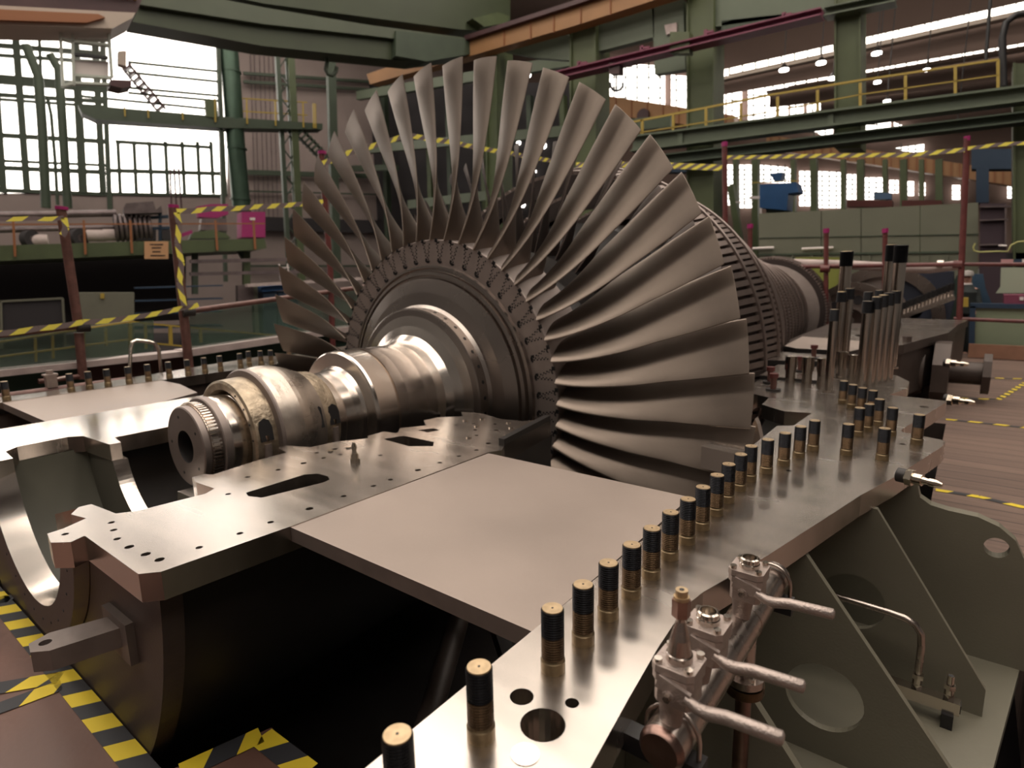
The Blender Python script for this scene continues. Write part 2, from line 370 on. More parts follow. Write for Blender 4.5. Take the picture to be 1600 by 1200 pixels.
# --- end ring, second ring, housing end wall and chamber
a0, a1 = PI+.0, 2*PI
def half_plate(ro, ri, y0, y1, mt, name, z_top=FB-.006, edge=None, n=48):
    c = (0, J)
    def arc2(r):
        t = math.asin(min(.99, (J-z_top)/r)); return arc(r, PI+t, 2*PI-t, n, c)
    lp = arc2(ro)+arc2(ri)[::-1]
    b = MB(); b.plate(lp, [], y0, y1, mt, edge or mt, ax='y'); return part(b, name, cas)
o = half_plate(.66, .52, -2.475, -2.37, paint_d, 'end_ring', edge=steel_l)
b = MB(); b.lathe([(.5195, -2.475), (.5195, -2.37)], steel_l, (0, 0, J), 'y', 48, PI, 2*PI); part(b, 'ring_bore', cas)
b = MB()
for i in range(14):
    a = PI+.15+i*(PI-.3)/13
    b.cyl((.59*math.cos(a), -2.477, J+.59*math.sin(a)), (.59*math.cos(a), -2.474, J+.59*math.sin(a)), .006, black, n=8)
part(b, 'ring_bolt_holes', cas)
half_plate(1.26, .665, -2.425, -2.36, paint_d, 'housing_end_wall')
half_plate(.78, .39, -2.0, -1.93, paint_in, 'inner_ring', edge=steel_l)
b = MB(); b.lathe([(.76, -2.36), (.76, -2.0)], paint_in, (0, 0, J), 'y', 48, PI+.1, 2*PI-.1)
part(b, 'oil_chamber_wall', cas)
b = MB(); b.lathe([(1.245, -2.36), (1.245, -.3)], dark, (0, 0, J), 'y', 48, PI+.07, 2*PI-.07)
b.plate([(-1.24, FB), (-.4, FB), (-.4, .3), (.4, .3), (.4, FB), (1.24, FB), (1.24, .3), (.7, -.25), (-.7, -.25), (-1.24, .3)], [], -.36, -.33, dark, ax='y')
b.lathe([(.82, -1.93), (.82, -.36)], dark, (0, 0, J), 'y', 40, PI+.1, 2*PI-.1)
part(b, 'housing_shell', cas)
# dark end of the pedestal next to the last blades
b = MB(); b.plate([(1.245, -.32), (1.335, -.86), (1.30, -.86), (1.21, -.33)], [], .42, J+.03, dark); part(b, 'pedestal_end_plate', cas)
# lug under the flange and lug on the end wall
b = MB(); b.plate([(.12, -2.60), (.02, -2.66), (0, -2.7), (.03, -2.73), (.10, -2.72), (.28, -2.6)], [], 0, .01, dark)
b = MB(); b.plate([(.84, -2.425), (.78, -2.60), (.80, -2.66), (.86, -2.67), (.90, -2.63), (.95, -2.425)], [circ(.835, -2.625, .018, 12)], .42, .49, edge_m); b.box((.80, -2.44), (0, 0, 0), dark) if False else None
b.box((.79, -2.45, .37), (1.0, -2.425, .52), edge_m); part(b, 'lifting_lug', cas)
# --- casing side walls and the inside
for s_ in (1, -1):
    b = MB()
    prof = [(2.38, -2.9), (2.38, -.9), (2.42, -.3), (2.42, .6)]
    for i in range(3):
        (xa, ya), (xb, yb) = prof[i], prof[i+1]
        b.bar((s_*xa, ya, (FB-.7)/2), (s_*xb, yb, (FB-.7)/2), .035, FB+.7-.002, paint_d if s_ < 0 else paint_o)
    part(b, 'side_wall', cas)
b = MB()
b.bar((1.33, -1.1, .30), (2.2, -1.5, -.65), .06, .06, dark); b.cyl((1.9, -2.3, -.3), (1.3, -1.2, .0), .05, paint_d)
part(b, 'inner_braces', cas)
b = MB(); b.box((-2.4, -2.9, -.75), (2.4, .6, -.7), dark); part(b, 'bottom_plate', cas)
# --- support ribs, foot and end plate on the right
def gusset(y, xo_top, xo_bot, hole, base=.0):
    lp = [(2.40, FB-.001), (xo_top, FB-.001), (xo_bot, base+.11), (xo_bot, base), (2.40, base)]
    b = MB(); b.plate(lp, [circ(hole[0], hole[1], hole[2], 36)] if hole else [], y-.0125, y+.0125, paint_o, ax='y'); return part(b, 'support_rib', cas)
gusset(-.50, 2.885, 3.27, (2.83, .31, .115))
gusset(-1.04, 2.74, 3.20, (2.83, .22, .118))
gusset(-1.62, 2.62, 3.10, (2.66, .17, .118))
gusset(-2.2, 2.63, 3.0, None)
b = MB(); ep = [(2.44, FB-.001), (2.985, FB-.001), (3.0, .655), (3.04, .63), (3.10, .62), (3.20, .615), (3.27, .59), (3.325, .545), (3.36, .47), (3.39, .40), (3.415, -.0), (2.44, 0)]
b.plate(ep, [circ(3.27, .50, .042, 24)], -.10, -.045, paint_o, ax='y'); part(b, 'lifting_end_plate', cas)
b = MB(); b.plate([(2.40, -2.9), (3.0, -2.9), (3.40, -.045), (3.40, .02), (2.42, .02)], [], -.06, .0, paint_o); part(b, 'foot_plate', cas)
# rib weld notch strip below the flange
b = MB()
for y0, y1 in ((-2.9, -.9), (-.9, -.11)): b.bar((2.46+(.03 if y0 > -1 else 0), y0, FB-.008), (2.46+(.06 if y0 > -1 else 0), y1, FB-.008), .05, .014, paint_o)
part(b, 'weld_strip', cas)
# --- rear part: ledges hugging the drum and the inner cylinder casing
b = MB()
b.plate([(1.86, 1.02), (1.975, 1.02), (1.975, 1.66), (1.86, 1.66)], [], J-.12, J-.004, steel)
b.plate([(1.84, 1.70), (2.25, 1.68), (2.28, 2.35), (1.82, 2.35)], [], J-.16, J+.02, steel, dark)
b.plate([(1.66, 2.40), (2.28, 2.62), (2.28, 3.05), (1.64, 3.05)], [], J-.2, J+.04, steel, dark)
b.plate([(1.64, 3.3), (1.78, 3.15), (2.25, 3.15), (2.45, 4.0), (1.60, 4.3)], [], J-.25, J+.07, plate_m, dark)
part(b, 'inner_casing_ledges', cas)
# bracket casting beside the last blades
b = MB()
b.plate([(.0, .0), (.0, .17), (.03, .17)]+[( .03+.055-.055*math.cos(t), .17-.055*math.sin(t)) for t in [i*PI/8 for i in range(1, 8)]]+[(.14, .17), (.15, .20), (.165, .17), (.21, 0)], [], .30, .36, steel, plate_m, ax='y')
b.v = [v+Vector((2.05, 0, J-.19)) for v in b.v]
part(b, 'blade_tip_bracket', cas); b = MB()
b.plate([(2.02, -.02), (2.30, -.08), (2.33, .05), (2.12, .22), (2.03, .2)], [], J-.22, J-.10, steel, plate_m)
part(b, 'bracket_foot', cas)
for x in (2.0, 2.06): b = MB(); b.cyl((x, .62, J-.3), (x, .62, J-.02), .035, dark); part(b, 'dark_sleeve', cas)

# --- studs
def lathe_thread(mb, r, z0, z1, pitch, mt, n=24):
    prof = [(r*.93, z0)]; z = z0; 
    while z < z1-1e-6:
        prof += [(r, z+pitch*.35), (r, z+pitch*.6), (r*.93, z+pitch)]; z += pitch
    mb.lathe(prof, mt, n=n, smooth=False)
def make_stud(hi=.142, r=.0245, pitch=.0055):
    b = MB(); c = b
    c.lathe([(r*1.07, 0), (r*1.07, .024), (r, .026), (r*.93, .03)], collar_m, n=24)
    lathe_thread(c, r, .03, hi*.56, pitch, brass); lathe_thread(c, r, hi*.56, hi-.006, pitch, blackthread)
    c.lathe([(r*.95, hi-.006), (r*.88, hi), (.0015, hi)], brasstop, n=24); c.cyl((0, 0, hi-.001), (0, 0, hi+.0006), .0025, black, n=8)
    return b.build('stud')
P0 = Vector((0, 0, .03))
proto = make_stud(); proto.parent = cas
rr = [(752, 1150), (864, 1045), (911, 1002), (950, 963), (986, 930), (1017, 900), (1046, 871), (1073, 847), (1096, 825), (1118, 803), (1136, 783), (1155, 765), (1171, 750),
      (1197, 738), (1224, 726), (1248, 714), (1270, 703), (1322, 710), (1378, 718), (1432, 693), (1340, 680), (1355, 673), (1371, 664), (1391, 680), (1316, 630), (1330, 637), (1345, 643), (1361, 648)]
spots = [(on_z(x, y).x, on_z(x, y).y, 1., 0) for x, y in rr]
spots.append((2.466, -2.54, 1., 1))
rl = [(-2.465, -2.0-.10*0+.0+0, 1., 0)]
ly = [-2.12, -1.98, -1.58, -1.456, -1.325, -1.17, -1.02, -.85, -.69, -.54, -.395, -.2]
spots += [(-2.465, y, .95, 0) for y in ly] + [(-2.56, -.06, .95, 0), (-2.48, .02, .95, 0), (-2.43, .10, .95, 0), (-2.62, .42, 1., 0)]
for i, (x, y, sc, _) in enumerate(spots):
    o = proto if i == 0 else proto.copy()
    if i: C.objects.link(o)
    o.parent = cas; o.location = Vector((x, y, J+.0))+P0; o.scale = (1, 1, sc); o.rotation_euler = (0, 0, random.random()*6)
# tall smooth studs
def make_tall(hi, r):
    b = MB(); b.lathe([(r*1.35, 0), (r*1.35, .012), (r, .014), (r, hi*.86)], chrome, n=20)
    lathe_thread(b, r*1.12, hi*.86, hi-.006, .007, blackthread, 20); b.lathe([(r*1.05, hi-.006), (r*.95, hi), (0.001, hi)], collar_m, n=20)
    return b.build('tall_stud')
tall = {}
for x, y, hh, r in ((1294, 612, .56, .027), (1345, 603, .60, .033), (1358, 603, .63, .03), (1368, 600, .64, .03), (1377, 598, .65, .03), (1387, 595, .66, .03), (1345, 590, .65, .028), (1362, 588, .66, .028),
                    (1318, 572, .66, .034), (1306, 574, .64, .034), (1310, 560, .98, .05), (1376, 565, 1.02, .04), (1390, 575, 1.0, .046)):
    p = on_z(x, y); key = (hh, r)
    o = make_tall(hh, r); o.parent = cas; o.location = p+P0
# short smooth studs on the rear edge
for x, y in ((1234, 598), (1260, 600), (1284, 603), (1313, 590), (1330, 596)):
    p = on_z(x, y); b = MB(); b.lathe([(.035, 0), (.035, .1), (.042, .1), (.042, .2), (.002, .205)], chrome, n=16); o = b.build('short_stud', cas); o.location = p+P0
# eyebolts (small red-brown pins) on the ledges
for x, y, z in ((1203, 598, J), (1208, 610, J), (1250, 580, J+.02), (1271, 560, J+.04)):
    p = on_z(x, y, z); b = MB(); b.cyl((0, 0, 0), (0, 0, .012), .05, dark); b.cyl((0, 0, 0), (0, 0, .09), .02, rustpole); b.cyl((0, 0, .09), (0, 0, .12), .03, redpole, n=8); o = b.build('ledge_pin', cas); o.location = p+P0
# grease nipple in the pedestal flange and nipples on the flange edges
def nipple(p, d, s=1., name='grease_nipple'):
    p = Vector(p); d = Vector(d).normalized(); b = MB()
    b.cyl(p, p+d*.012*s, .017*s, grease, n=6, smooth=False); b.cyl(p+d*.012*s, p+d*.028*s, .012*s, grease, n=12); b.cyl(p+d*.028*s, p+d*.04*s, .008*s, grease, r2=.006*s, n=12)
    b.cyl(p+d*.04*s, p+d*.05*s, .0085*s, grease, n=12); b.cyl(p+d*.05*s, p+d*.062*s, .0085*s, grease, r2=.004*s, n=12); part(b, name, cas)
nipple((.935, -1.455, J), (0, 0, 1), 1.5)
for p, d, s_ in ((on_x(1414, 744, 2.985), (.9, -.3, 0), 1.9), ((3.02, 2.5, .62), (1, -.3, 0), 3.4), ((2.95, 4.2, .68), (1, -.2, 0), 3.6)):
    b = MB(); p = Vector(p); d = Vector(d).normalized(); b.cyl(p-d*.02, p+d*.012, .022*s_/1.9, dark, n=12); part(b, 'nipple_seat', cas); nipple(p+d*.005, d, s_*.8)

# ================================================================== TURBINE ROTOR
rot = thing('turbine_rotor', 'turned steel turbine rotor with a fan of long twisted blades, lying in the casing', 'turbine rotor', (0, 0, J))
def lat(prof, mt, name, n=128, parent=rot, sm=True):
    b = MB(); b.lathe(prof, mt, ax='y', n=n, smooth=sm); return b.build(name, parent)
# coupling end
lat([(.085, -1.74), (.085, -1.79), (.20, -1.79), (.206, -1.785), (.207, -1.755), (.2, -1.752)], rim_m, 'coupling_face')
lat([(.085, -1.79), (.082, -1.70), (.05, -1.69), (.05, -1.66), (.0, -1.66)], dark, 'coupling_bore')
b = MB(); N = 72
b.lathe([(.2, -1.752), (.208, -1.75), (.208, -1.70), (.2, -1.70)], steel_l, ax='y', n=72)
for i in range(N):
    a = 2*PI*i/N; r0, r1 = .205, .222; da = PI/N*.62
    vs = [(r*math.cos(a+s*da*(1 if r == r0 else .7)), y, r*math.sin(a+s*da*(1 if r == r0 else .7))) for y in (-1.748, -1.705) for r, s in ((r0, -1), (r1, -1), (r1, 1), (r0, 1))]
    b.add(vs, [(0, 1, 2, 3), (7, 6, 5, 4), (0, 4, 5, 1), (1, 5, 6, 2), (2, 6, 7, 3)], steel_l)
b.build('toothed_ring', rot)
lat([(.2, -1.70), (.233, -1.70), (.238, -1.695), (.238, -1.66), (.230, -1.655)], rim_m, 'thrust_collar')
lat([(.230, -1.655), (.233, -1.65), (.233, -1.57), (.229, -1.568), (.229, -1.56), (.231, -1.558), (.231, -1.30), (.245, -1.2), (.262, -1.10), (.262, -1.0), (.258, -.998), (.258, -.994), (.262, -.992), (.268, -.93), (.275, -.885), (.29, -.866)], steel_l, 'journal')
lat([(.29, -.866), (.37, -.862), (.378, -.855), (.382, -.84), (.382, -.70), (.366, -.698), (.366, -.685), (.384, -.683), (.378, -.6), (.375, -.45), (.380, -.36), (.395, -.30), (.43, -.255), (.49, -.225), (.56, -.21)], steel_l, 'main_shaft')
lat([(.56, -.21), (.60, -.205), (.612, -.2), (.614, -.185), (.612, -.12), (.632, -.10), (.66, -.095), (.72, -.085), (.80, -.06), (.815, -.055), (.82, -.03), (.835, -.03), (.84, -.05), (.862, -.045), (.868, -.015), (.885, -.012), (.89, -.03), (.906, -.028), (.91, .0)], disc_m, 'disc')
lat([(.91, .0), (1.082, .0), (1.087, .005), (1.087, .44), (1.0, .455)], rim_m, 'disc_rim')
lat([(1.0, .455), (.9, .46), (.85, .5), (.80, .7), (.9, .95), (1.02, 1.0)], dark, 'rear_recess')  # dark metal stands in for the shade behind the front blades
# holes round the hub step, dark blade-root gaps on the rim face
for i in range(36):
    a = 2*PI*i/36+.05; c, s = math.cos(a), math.sin(a)
    b = MB(); b.cyl((.606*c, -.155, .606*s), (.6145*c, -.155, .6145*s), .013, black, n=10); b.build('balance_hole', rot)
for i in range(5):
    a = 2*PI*i/5+.6; c, s = math.cos(a), math.sin(a); b = MB(); b.cyl((.155*c, -1.7915, .155*s), (.155*c, -1.789, .155*s), .008, black, n=8); b.build('coupling_bolt_hole', rot)
NB = 49; ST = 2*PI/NB; PH = math.radians(.4)
b = MB()
for i in range(NB):
    th = PH+i*ST+math.radians(5.2)
    def q(r, da, yy=-.0012): a = th+da/r; return Vector((r*math.cos(a), yy, r*math.sin(a)))
    def ribbon(pl, w0):
        ps = [q(*p_) for p_ in pl]
        for k in range(len(ps)-1):
            d = ps[k+1]-ps[k]; n_ = Vector((-d.z, 0, d.x)).normalized()*w0/2; e = d.normalized()*w0*.25
            b.add([ps[k]-n_-e, ps[k]+n_-e, ps[k+1]+n_+e, ps[k+1]-n_+e], [(0, 1, 2, 3)], black)
    ribbon([(1.087, .0), (1.074, .002)], .026); ribbon([(1.078, .0), (1.066, -.010), (1.064, -.022), (1.070, -.030)], .010)
    for sd in (0, 1):
        o = -.012 if sd == 0 else -.062
        for k in range(5):
            r = 1.058-.026*k; sg = 1 if sd == 0 else -1; oo = o-(.006*k*sg) + (0 if sd else 0)
            ribbon([(r, oo+.007*sg), (r-.007, oo+.008*sg)], .0095); ribbon([(r-.013, oo-.005*sg), (r-.018, oo-.005*sg)], .008)
    ribbon([(.955, -.020), (.940, -.018), (.930, -.030), (.929, -.042), (.936, -.054)], .013)
b.build('root_gaps', rot)
# last-stage blade, 49 copies
def blade_mesh(R0, R1, yc, sg, ch, cam_, th_, psi, name, mt, nseg=18, m=11):
    b = MB(); rows = []
    for k in range(nseg+1):
        t = k/nseg; r = R0+(R1-R0)*t; s = sg(t); c = ch(t); y0 = yc(t); tp = []
        up, lo = [], []
        for j in range(m+1):
            x = (1-math.cos(PI*j/m))/2; u = x-.5
            cy = cam_(t)*(1-4*u*u)*c; h = th_(t)*c*(2.6*math.sqrt(max(0, 1-x))*x**.7*(1.0)+.06)*.5
            up.append((u*c, cy+h)); lo.append((u*c, cy-h))
        sec = up+lo[::-1][1:-1] if False else up+lo[::-1]
        row = []
        for u, v in sec:
            # u runs from exit edge (front) to inlet edge (rear); stagger s measured from the shaft axis
            yy = y0+u*math.cos(s)-v*math.sin(s); tt = psi(t)*r+u*math.sin(s)+v*math.cos(s)
            a = tt/r; row.append(Vector((r*math.cos(a), yy, r*math.sin(a))))
        rows.append(row)
    n = len(rows[0]); vs = [v for r_ in rows for v in r_]; fs = []
    for k in range(nseg):
        for j in range(n): fs.append((k*n+j, k*n+(j+1) % n, (k+1)*n+(j+1) % n, (k+1)*n+j))
    b.add(vs, fs, mt, True); b.add(rows[-1], [tuple(range(n))], mt)
    # root platform
    return b
lerp = lambda a, b, t: a+(b-a)*t
def interp(tab):
    def f(t):
        for (t0, v0), (t1, v1) in zip(tab, tab[1:]):
            if t <= t1: u = (t-t0)/(t1-t0); return v0+(v1-v0)*u
        return tab[-1][1]
    return f
def smooth(vals):
    n = len(vals)-1; v = [math.radians(x) for x in vals]
    def f(t):
        x = min(n-1e-6, max(0, t*n)); i = int(x); u = x-i
        p0, p1, p2, p3 = v[max(0, i-1)], v[i], v[i+1], v[min(n, i+2)]
        if i == 0: p0 = 2*p1-p2
        if i+2 > n: p3 = 2*p2-p1
        return .5*((2*p1)+(-p0+p2)*u+(2*p0-5*p1+4*p2-p3)*u*u+(-p0+3*p1-3*p2+p3)*u**3)
    return f
sgm = smooth([15, 32, 47, 57.5, 65.5, 71])
chd = interp([(0, .46), (.3, .37), (.6, .31), (1, .297)])
cmb = interp([(0, .075), (.2, .05), (.4, .03), (.7, .02), (1, .008)])
thk = interp([(0, .13), (.3, .09), (.6, .05), (1, .022)])
ycn = interp([(0, .20), (.4, .145), (1, .088)])
psi = interp([(0, math.radians(3.2)), (1, math.radians(3.6))])
bl = blade_mesh(1.084, 2.25, ycn, sgm, chd, cmb, thk, psi, 'blade', blade_m)
proto = bl.build('blade', rot)
for i in range(NB):
    o = proto if i == 0 else proto.copy()
    if i: C.objects.link(o); o.parent = rot
    o.rotation_euler = (0, -(PH+i*ST), 0)
# second blade row, straighter and shorter
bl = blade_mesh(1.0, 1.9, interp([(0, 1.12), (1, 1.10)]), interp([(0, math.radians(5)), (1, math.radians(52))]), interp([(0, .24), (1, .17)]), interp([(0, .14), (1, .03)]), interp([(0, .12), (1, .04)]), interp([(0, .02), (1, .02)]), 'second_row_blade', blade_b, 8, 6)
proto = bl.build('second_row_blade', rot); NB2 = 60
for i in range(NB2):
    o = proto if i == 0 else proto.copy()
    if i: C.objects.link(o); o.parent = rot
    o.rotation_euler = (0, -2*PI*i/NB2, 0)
# third row: shrouded blades seen edge on, then the small drum stages
lat([(1.02, 1.0), (1.02, 1.25), (.85, 1.3), (.85, 1.6), (1.1, 1.75), (1.30, 1.85), (1.30, 2.1), (1.32, 2.35), (1.32, 3.0), (1.1, 3.0)], dark, 'inner_disc')  # dark colour carries the shade between the blade rows
def row(y, ri, ro, n, wd, name, parent=rot, lean=.3):
    b = MB()
    for i in range(n):
        a = 2*PI*i/n; c, s = math.cos(a), math.sin(a); t = Vector((-s, 0, c)); u = (Vector((0, 1, 0))*math.cos(lean)+t*math.sin(lean))*wd/2; nn = u.cross(Vector((c, 0, s))).normalized()*wd*.09
        p, q_ = Vector((ri*c, y, ri*s)), Vector((ro*c, y, ro*s))
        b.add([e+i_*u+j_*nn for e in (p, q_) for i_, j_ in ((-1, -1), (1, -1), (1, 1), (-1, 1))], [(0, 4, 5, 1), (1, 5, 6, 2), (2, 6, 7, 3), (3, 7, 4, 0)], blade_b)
    o = b.build(name, parent); o['kind'] = 'stuff'; return o
def shroud(y, ro, wd, name='shroud_band'): return lat([(ro-.02, y-wd/2), (ro, y-wd/2), (ro+.012, y-wd*.3), (ro+.012, y+wd*.3), (ro, y+wd/2), (ro-.02, y+wd/2)], disc_m, name, 160)
def slotted(y0, y1, r0, r1, n, fill=.62, name='shroud_band'):
    lat([(r0-.2, y0-.01), (r0-.03, y0), (r1-.03, y1)], shade_m, 'gap_ring', 128)
    b = MB()
    for i in range(n):
        a = 2*PI*i/n; da = PI/n*fill; vs = []
        for y, r in ((y0, r0), (y1, r1)):
            for rr_, s in ((r-.035, -1), (r, -1), (r, 1), (r-.035, 1)): vs.append((rr_*math.cos(a+s*da), y, rr_*math.sin(a+s*da)))
        b.add(vs, [(0, 1, 2, 3), (7, 6, 5, 4), (0, 4, 5, 1), (1, 5, 6, 2), (2, 6, 7, 3)], band_m)
    b.build(name, rot)
    lat([(r1-.06, y1), (r1+.015, y1), (r1+.022, y1+.02), (r1+.015, y1+.045), (r1-.12, y1+.06)], band_m, 'ring_edge', 160)
slotted(1.68, 1.98, 1.74, 1.80, 150); slotted(2.3, 2.72, 1.66, 1.72, 170)
ys = [3.3, 3.75, 4.2, 4.65, 5.1, 5.6, 6.1, 6.6, 7.1, 7.6]; rs = [1.60, 1.50, 1.40, 1.32, 1.25, 1.18, 1.11, 1.05, 1.0, .96]
for y, r in zip(ys, rs): slotted(y-.22, y+.06, r+.01, r, 170, .55)
prof = [(1.1, 3.0)]
for y, r in zip(ys, rs): prof += [(r-.15, y-.12), (r-.15, y+.12), (r-.12, y+.14), (r-.12, y+.2)]
prof += [(.78, 7.9), (.72, 8.2), (.72, 8.85), (.6, 8.9), (.35, 9.4), (.35, 12)]
lat(prof, rim_m, 'drum', 128)
lat([(.72, 8.85), (.95, 8.9), (.97, 8.93), (.97, 9.1)], rim_m, 'far_disc'); slotted(8.9, 9.1, 1.05, 1.06, 120)

# ================================================================== FRONT BEARING
be = thing('bearing_shell', 'spherical bearing shell with bright dome and rough brown side bands, clamped round the shaft', 'bearing', (0, 0, J))
b = MB(); b.lathe([(.24, -1.50), (.26, -1.575), (.295, -1.58), (.308, -1.572), (.312, -1.46)], bear2, ax='y', n=96); b.build('front_band', be)
b = MB(); b.lathe([(.312, -1.46), (.345, -1.455), (.352, -1.447), (.352, -1.437), (.336, -1.43)], rim_m, ax='y', n=96); b.build('dark_lip', be)
pr = [(.336, -1.43)]+[(.336+.024*math.sin(PI*(t/10)**.8)+(-.03*(t/10)**2), -1.43+.27*t/10) for t in range(1, 11)]
b = MB(); b.lathe(pr, bear, ax='y', n=96); b.build('spherical_seat', be)
b = MB(); b.lathe([(.306, -1.16), (.296, -1.155), (.284, -1.06), (.272, -1.045), (.26, -1.04)], bear2, ax='y', n=96); b.build('rear_band', be)
for y, a, r, nm in ((-1.52, 12, .309, 0), (-1.095, 12, .287, 1)):
    a = math.radians(a); c, s = math.cos(a), math.sin(a)
    b = MB(); b.plate([(-.034, -.05), (.034, -.05), (.036, .02), (.025, .055), (0, .068), (-.025, .055), (-.036, .02)], [], -.012, .0045, black, ax='z')
    Mx = Matrix((Vector((0, 1, 0)), Vector((-s, 0, c)), Vector((c, 0, s)))).transposed(); b.v = [Mx @ v+Vector((r*c, y, r*s)) for v in b.v]
    p = Vector(((r+.004)*c, y, (r+.004)*s-.02)); b.cyl(p-Vector((0, 0, .03)), p, .013, grease, n=6, smooth=False); b.cyl(p-Vector((0, 0, .2)), p-Vector((0, 0, .045)), .02, cast, n=12)
    b.build('bolt_pocket', be)
b = MB(); a = math.radians(14); c, s = math.cos(a), math.sin(a)
b.plate([(-.01, -.06), (.012, -.06), (.012, .05), (0, .06), (-.01, .05)], [], -.01, .003, black)
Mx = Matrix((Vector((0, 1, 0)), Vector((-s, 0, c)), Vector((c, 0, s)))).transposed(); b.v = [Mx @ v+Vector((.319*c, -1.20, .319*s)) for v in b.v]; b.build('slot', be)
b = MB()
for a in (60, 40, 22, 5): a = math.radians(a); c, s = math.cos(a), math.sin(a); b.cyl((.278*c, -1.5805, .278*s), (.278*c, -1.577, .278*s), .006, black, n=8)
b.build('face_holes', be)

# ================================================================== VALVE MANIFOLD
vm = thing('valve_manifold', 'stainless manifold pipe with three lever ball valves, clamped beside the near flange', 'pipe manifold', (2.71, -1.75, .45))
PX, PZ = 2.726, .772
b = MB(); b.tube([(PX, -2.150, PZ), (PX, -1.38, PZ)], .043, pipe_m, 24)
b.tube([(PX, -2.163, PZ), (PX, -2.155, PZ), (PX, -2.148, PZ)], [.035, .042, .0435], copper, 24)
b.tube([(PX, -1.66, PZ), (PX, -1.655, PZ)], .0442, pipe_m, 24); b.tube([(PX, -1.87, PZ), (PX, -1.865, PZ)], .0442, pipe_m, 24)
part(b, 'manifold_pipe', vm)
b = MB(); b.cyl((PX+.02, -1.70, PZ), (PX+.02, -1.70, .655), .022, pipe_m); b.cyl((PX+.02, -1.70, .663), (PX+.02, -1.70, .645), .045, pipe_m, n=28); b.cyl((PX+.02, -1.70, .640), (PX+.02, -1.70, .618), .046, brass, n=28)
b.cyl((PX+.02, -1.70, .62), (PX+.02, -1.70, .2), .019, copper)
for i in range(4): a = PI/4+i*PI/2; b.cyl((PX+.02+.034*math.cos(a), -1.70+.034*math.sin(a), .662), (PX+.02+.034*math.cos(a), -1.70+.034*math.sin(a), .673), .007, chrome, n=6, smooth=False)
part(b, 'drain_branch', vm)
def ubolt(y):
    b = MB(); b.tube([(PX-.052, y, PZ-.06), (PX-.052, y, PZ)]+[(PX-.052*math.cos(t), y, PZ+.052*math.sin(t)) for t in [i*PI/10 for i in range(1, 10)]]+[(PX+.052, y, PZ), (PX+.052, y, PZ-.06)], .005, pipe_m, 8); part(b, 'u_bolt', vm)
    b = MB(); b.box((PX-.15, y-.02, PZ-.075), (PX+.062, y+.02, PZ-.036), black); part(b, 'bracket_arm', vm)
ubolt(-2.10); ubolt(-1.42)
def valve(y, cone):
    vt = bpy.data.objects.new('ball_valve', None); C.objects.link(vt); vt.parent = vm; vt.location = Vector((2.742, y, .80))-vm.location
    X = 2.742
    b = MB(); h = .036
    oc = lambda k, c: [(-k, -k+c), (-k+c, -k), (k-c, -k), (k, -k+c), (k, k-c), (k-c, k), (-k+c, k), (-k, k-c)]
    sh = lambda lp: [(X+p[0], y+p[1]) for p in lp]
    b.plate(sh(oc(.034, .008)), [], .868, .925, cast); b.plate(sh(oc(.039, .010)), [], .928, .942, cast); b.plate(sh(oc(.038, .010)), [], .912, .926, cast)
    b.cyl((X-.012, y, .803), (X-.01, y, .87), .019, cast, r2=.026)
    part(b, 'valve_body', vt)
    for i, j in ((-1, -1), (1, -1), (1, 1), (-1, 1)): b = MB(); b.cyl((X+i*.028, y+j*.028, .94), (X+i*.028, y+j*.028, .95), .0075, chrome, n=10); part(b, 'cover_bolt', vt)
    b = MB()
    if cone:
        b.lathe([(.0235, .94), (.0235, .955), (.0215, .957), (.0175, .985), (.0085, 1.018), (.0085, 1.03)], pipe_m, (X, y, 0), n=24)
        b.cyl((X, y, 1.028), (X, y, 1.06), .0165, copper, n=6, smooth=False); b.cyl((X, y, 1.06), (X, y, 1.066), .014, brasstop, n=14); b.cyl((X, y, 1.066), (X, y, 1.078), .011, brasstop, n=14); b.cyl((X, y, 1.0775), (X, y, 1.0787), .0045, black, n=10)
        part(b, 'reducer_cone', vt)
    else:
        b.lathe([(.023, .94), (.023, .952), (.0215, .954), (.0215, .964), (.018, .966), (.0155, .966), (.015, .945), (.0, .945)], chrome, (X, y, 0), n=24); part(b, 'threaded_boss', vt)
    b = MB(); k = Vector((X, y, .895))
    b.cyl(k+Vector((0, -.034, 0)), k+Vector((0, -.05, 0)), .011, cast, n=12); b.cyl(k+Vector((.0, -.05, 0)), k+Vector((0, -.056, 0)), .007, chrome, n=6, smooth=False)
    b.bar(k+Vector((-.022, -.042, .022)), k+Vector((.035, -.042, .006)), .008, .026, cast)
    b.tube([k+Vector((.028, -.042, .008)), k+Vector((.05, -.043, .0)), k+Vector((.068, -.045, .0)), k+Vector((.10, -.045, .008)), k+Vector((.185, -.045, .014)), k+Vector((.188, -.045, .014))], [.008, .0105, .0118, .0118, .0118, .007], cast, 12)
    part(b, 'lever', vt)
valve(-2.12, True); valve(-1.975, False); valve(-1.70, False)
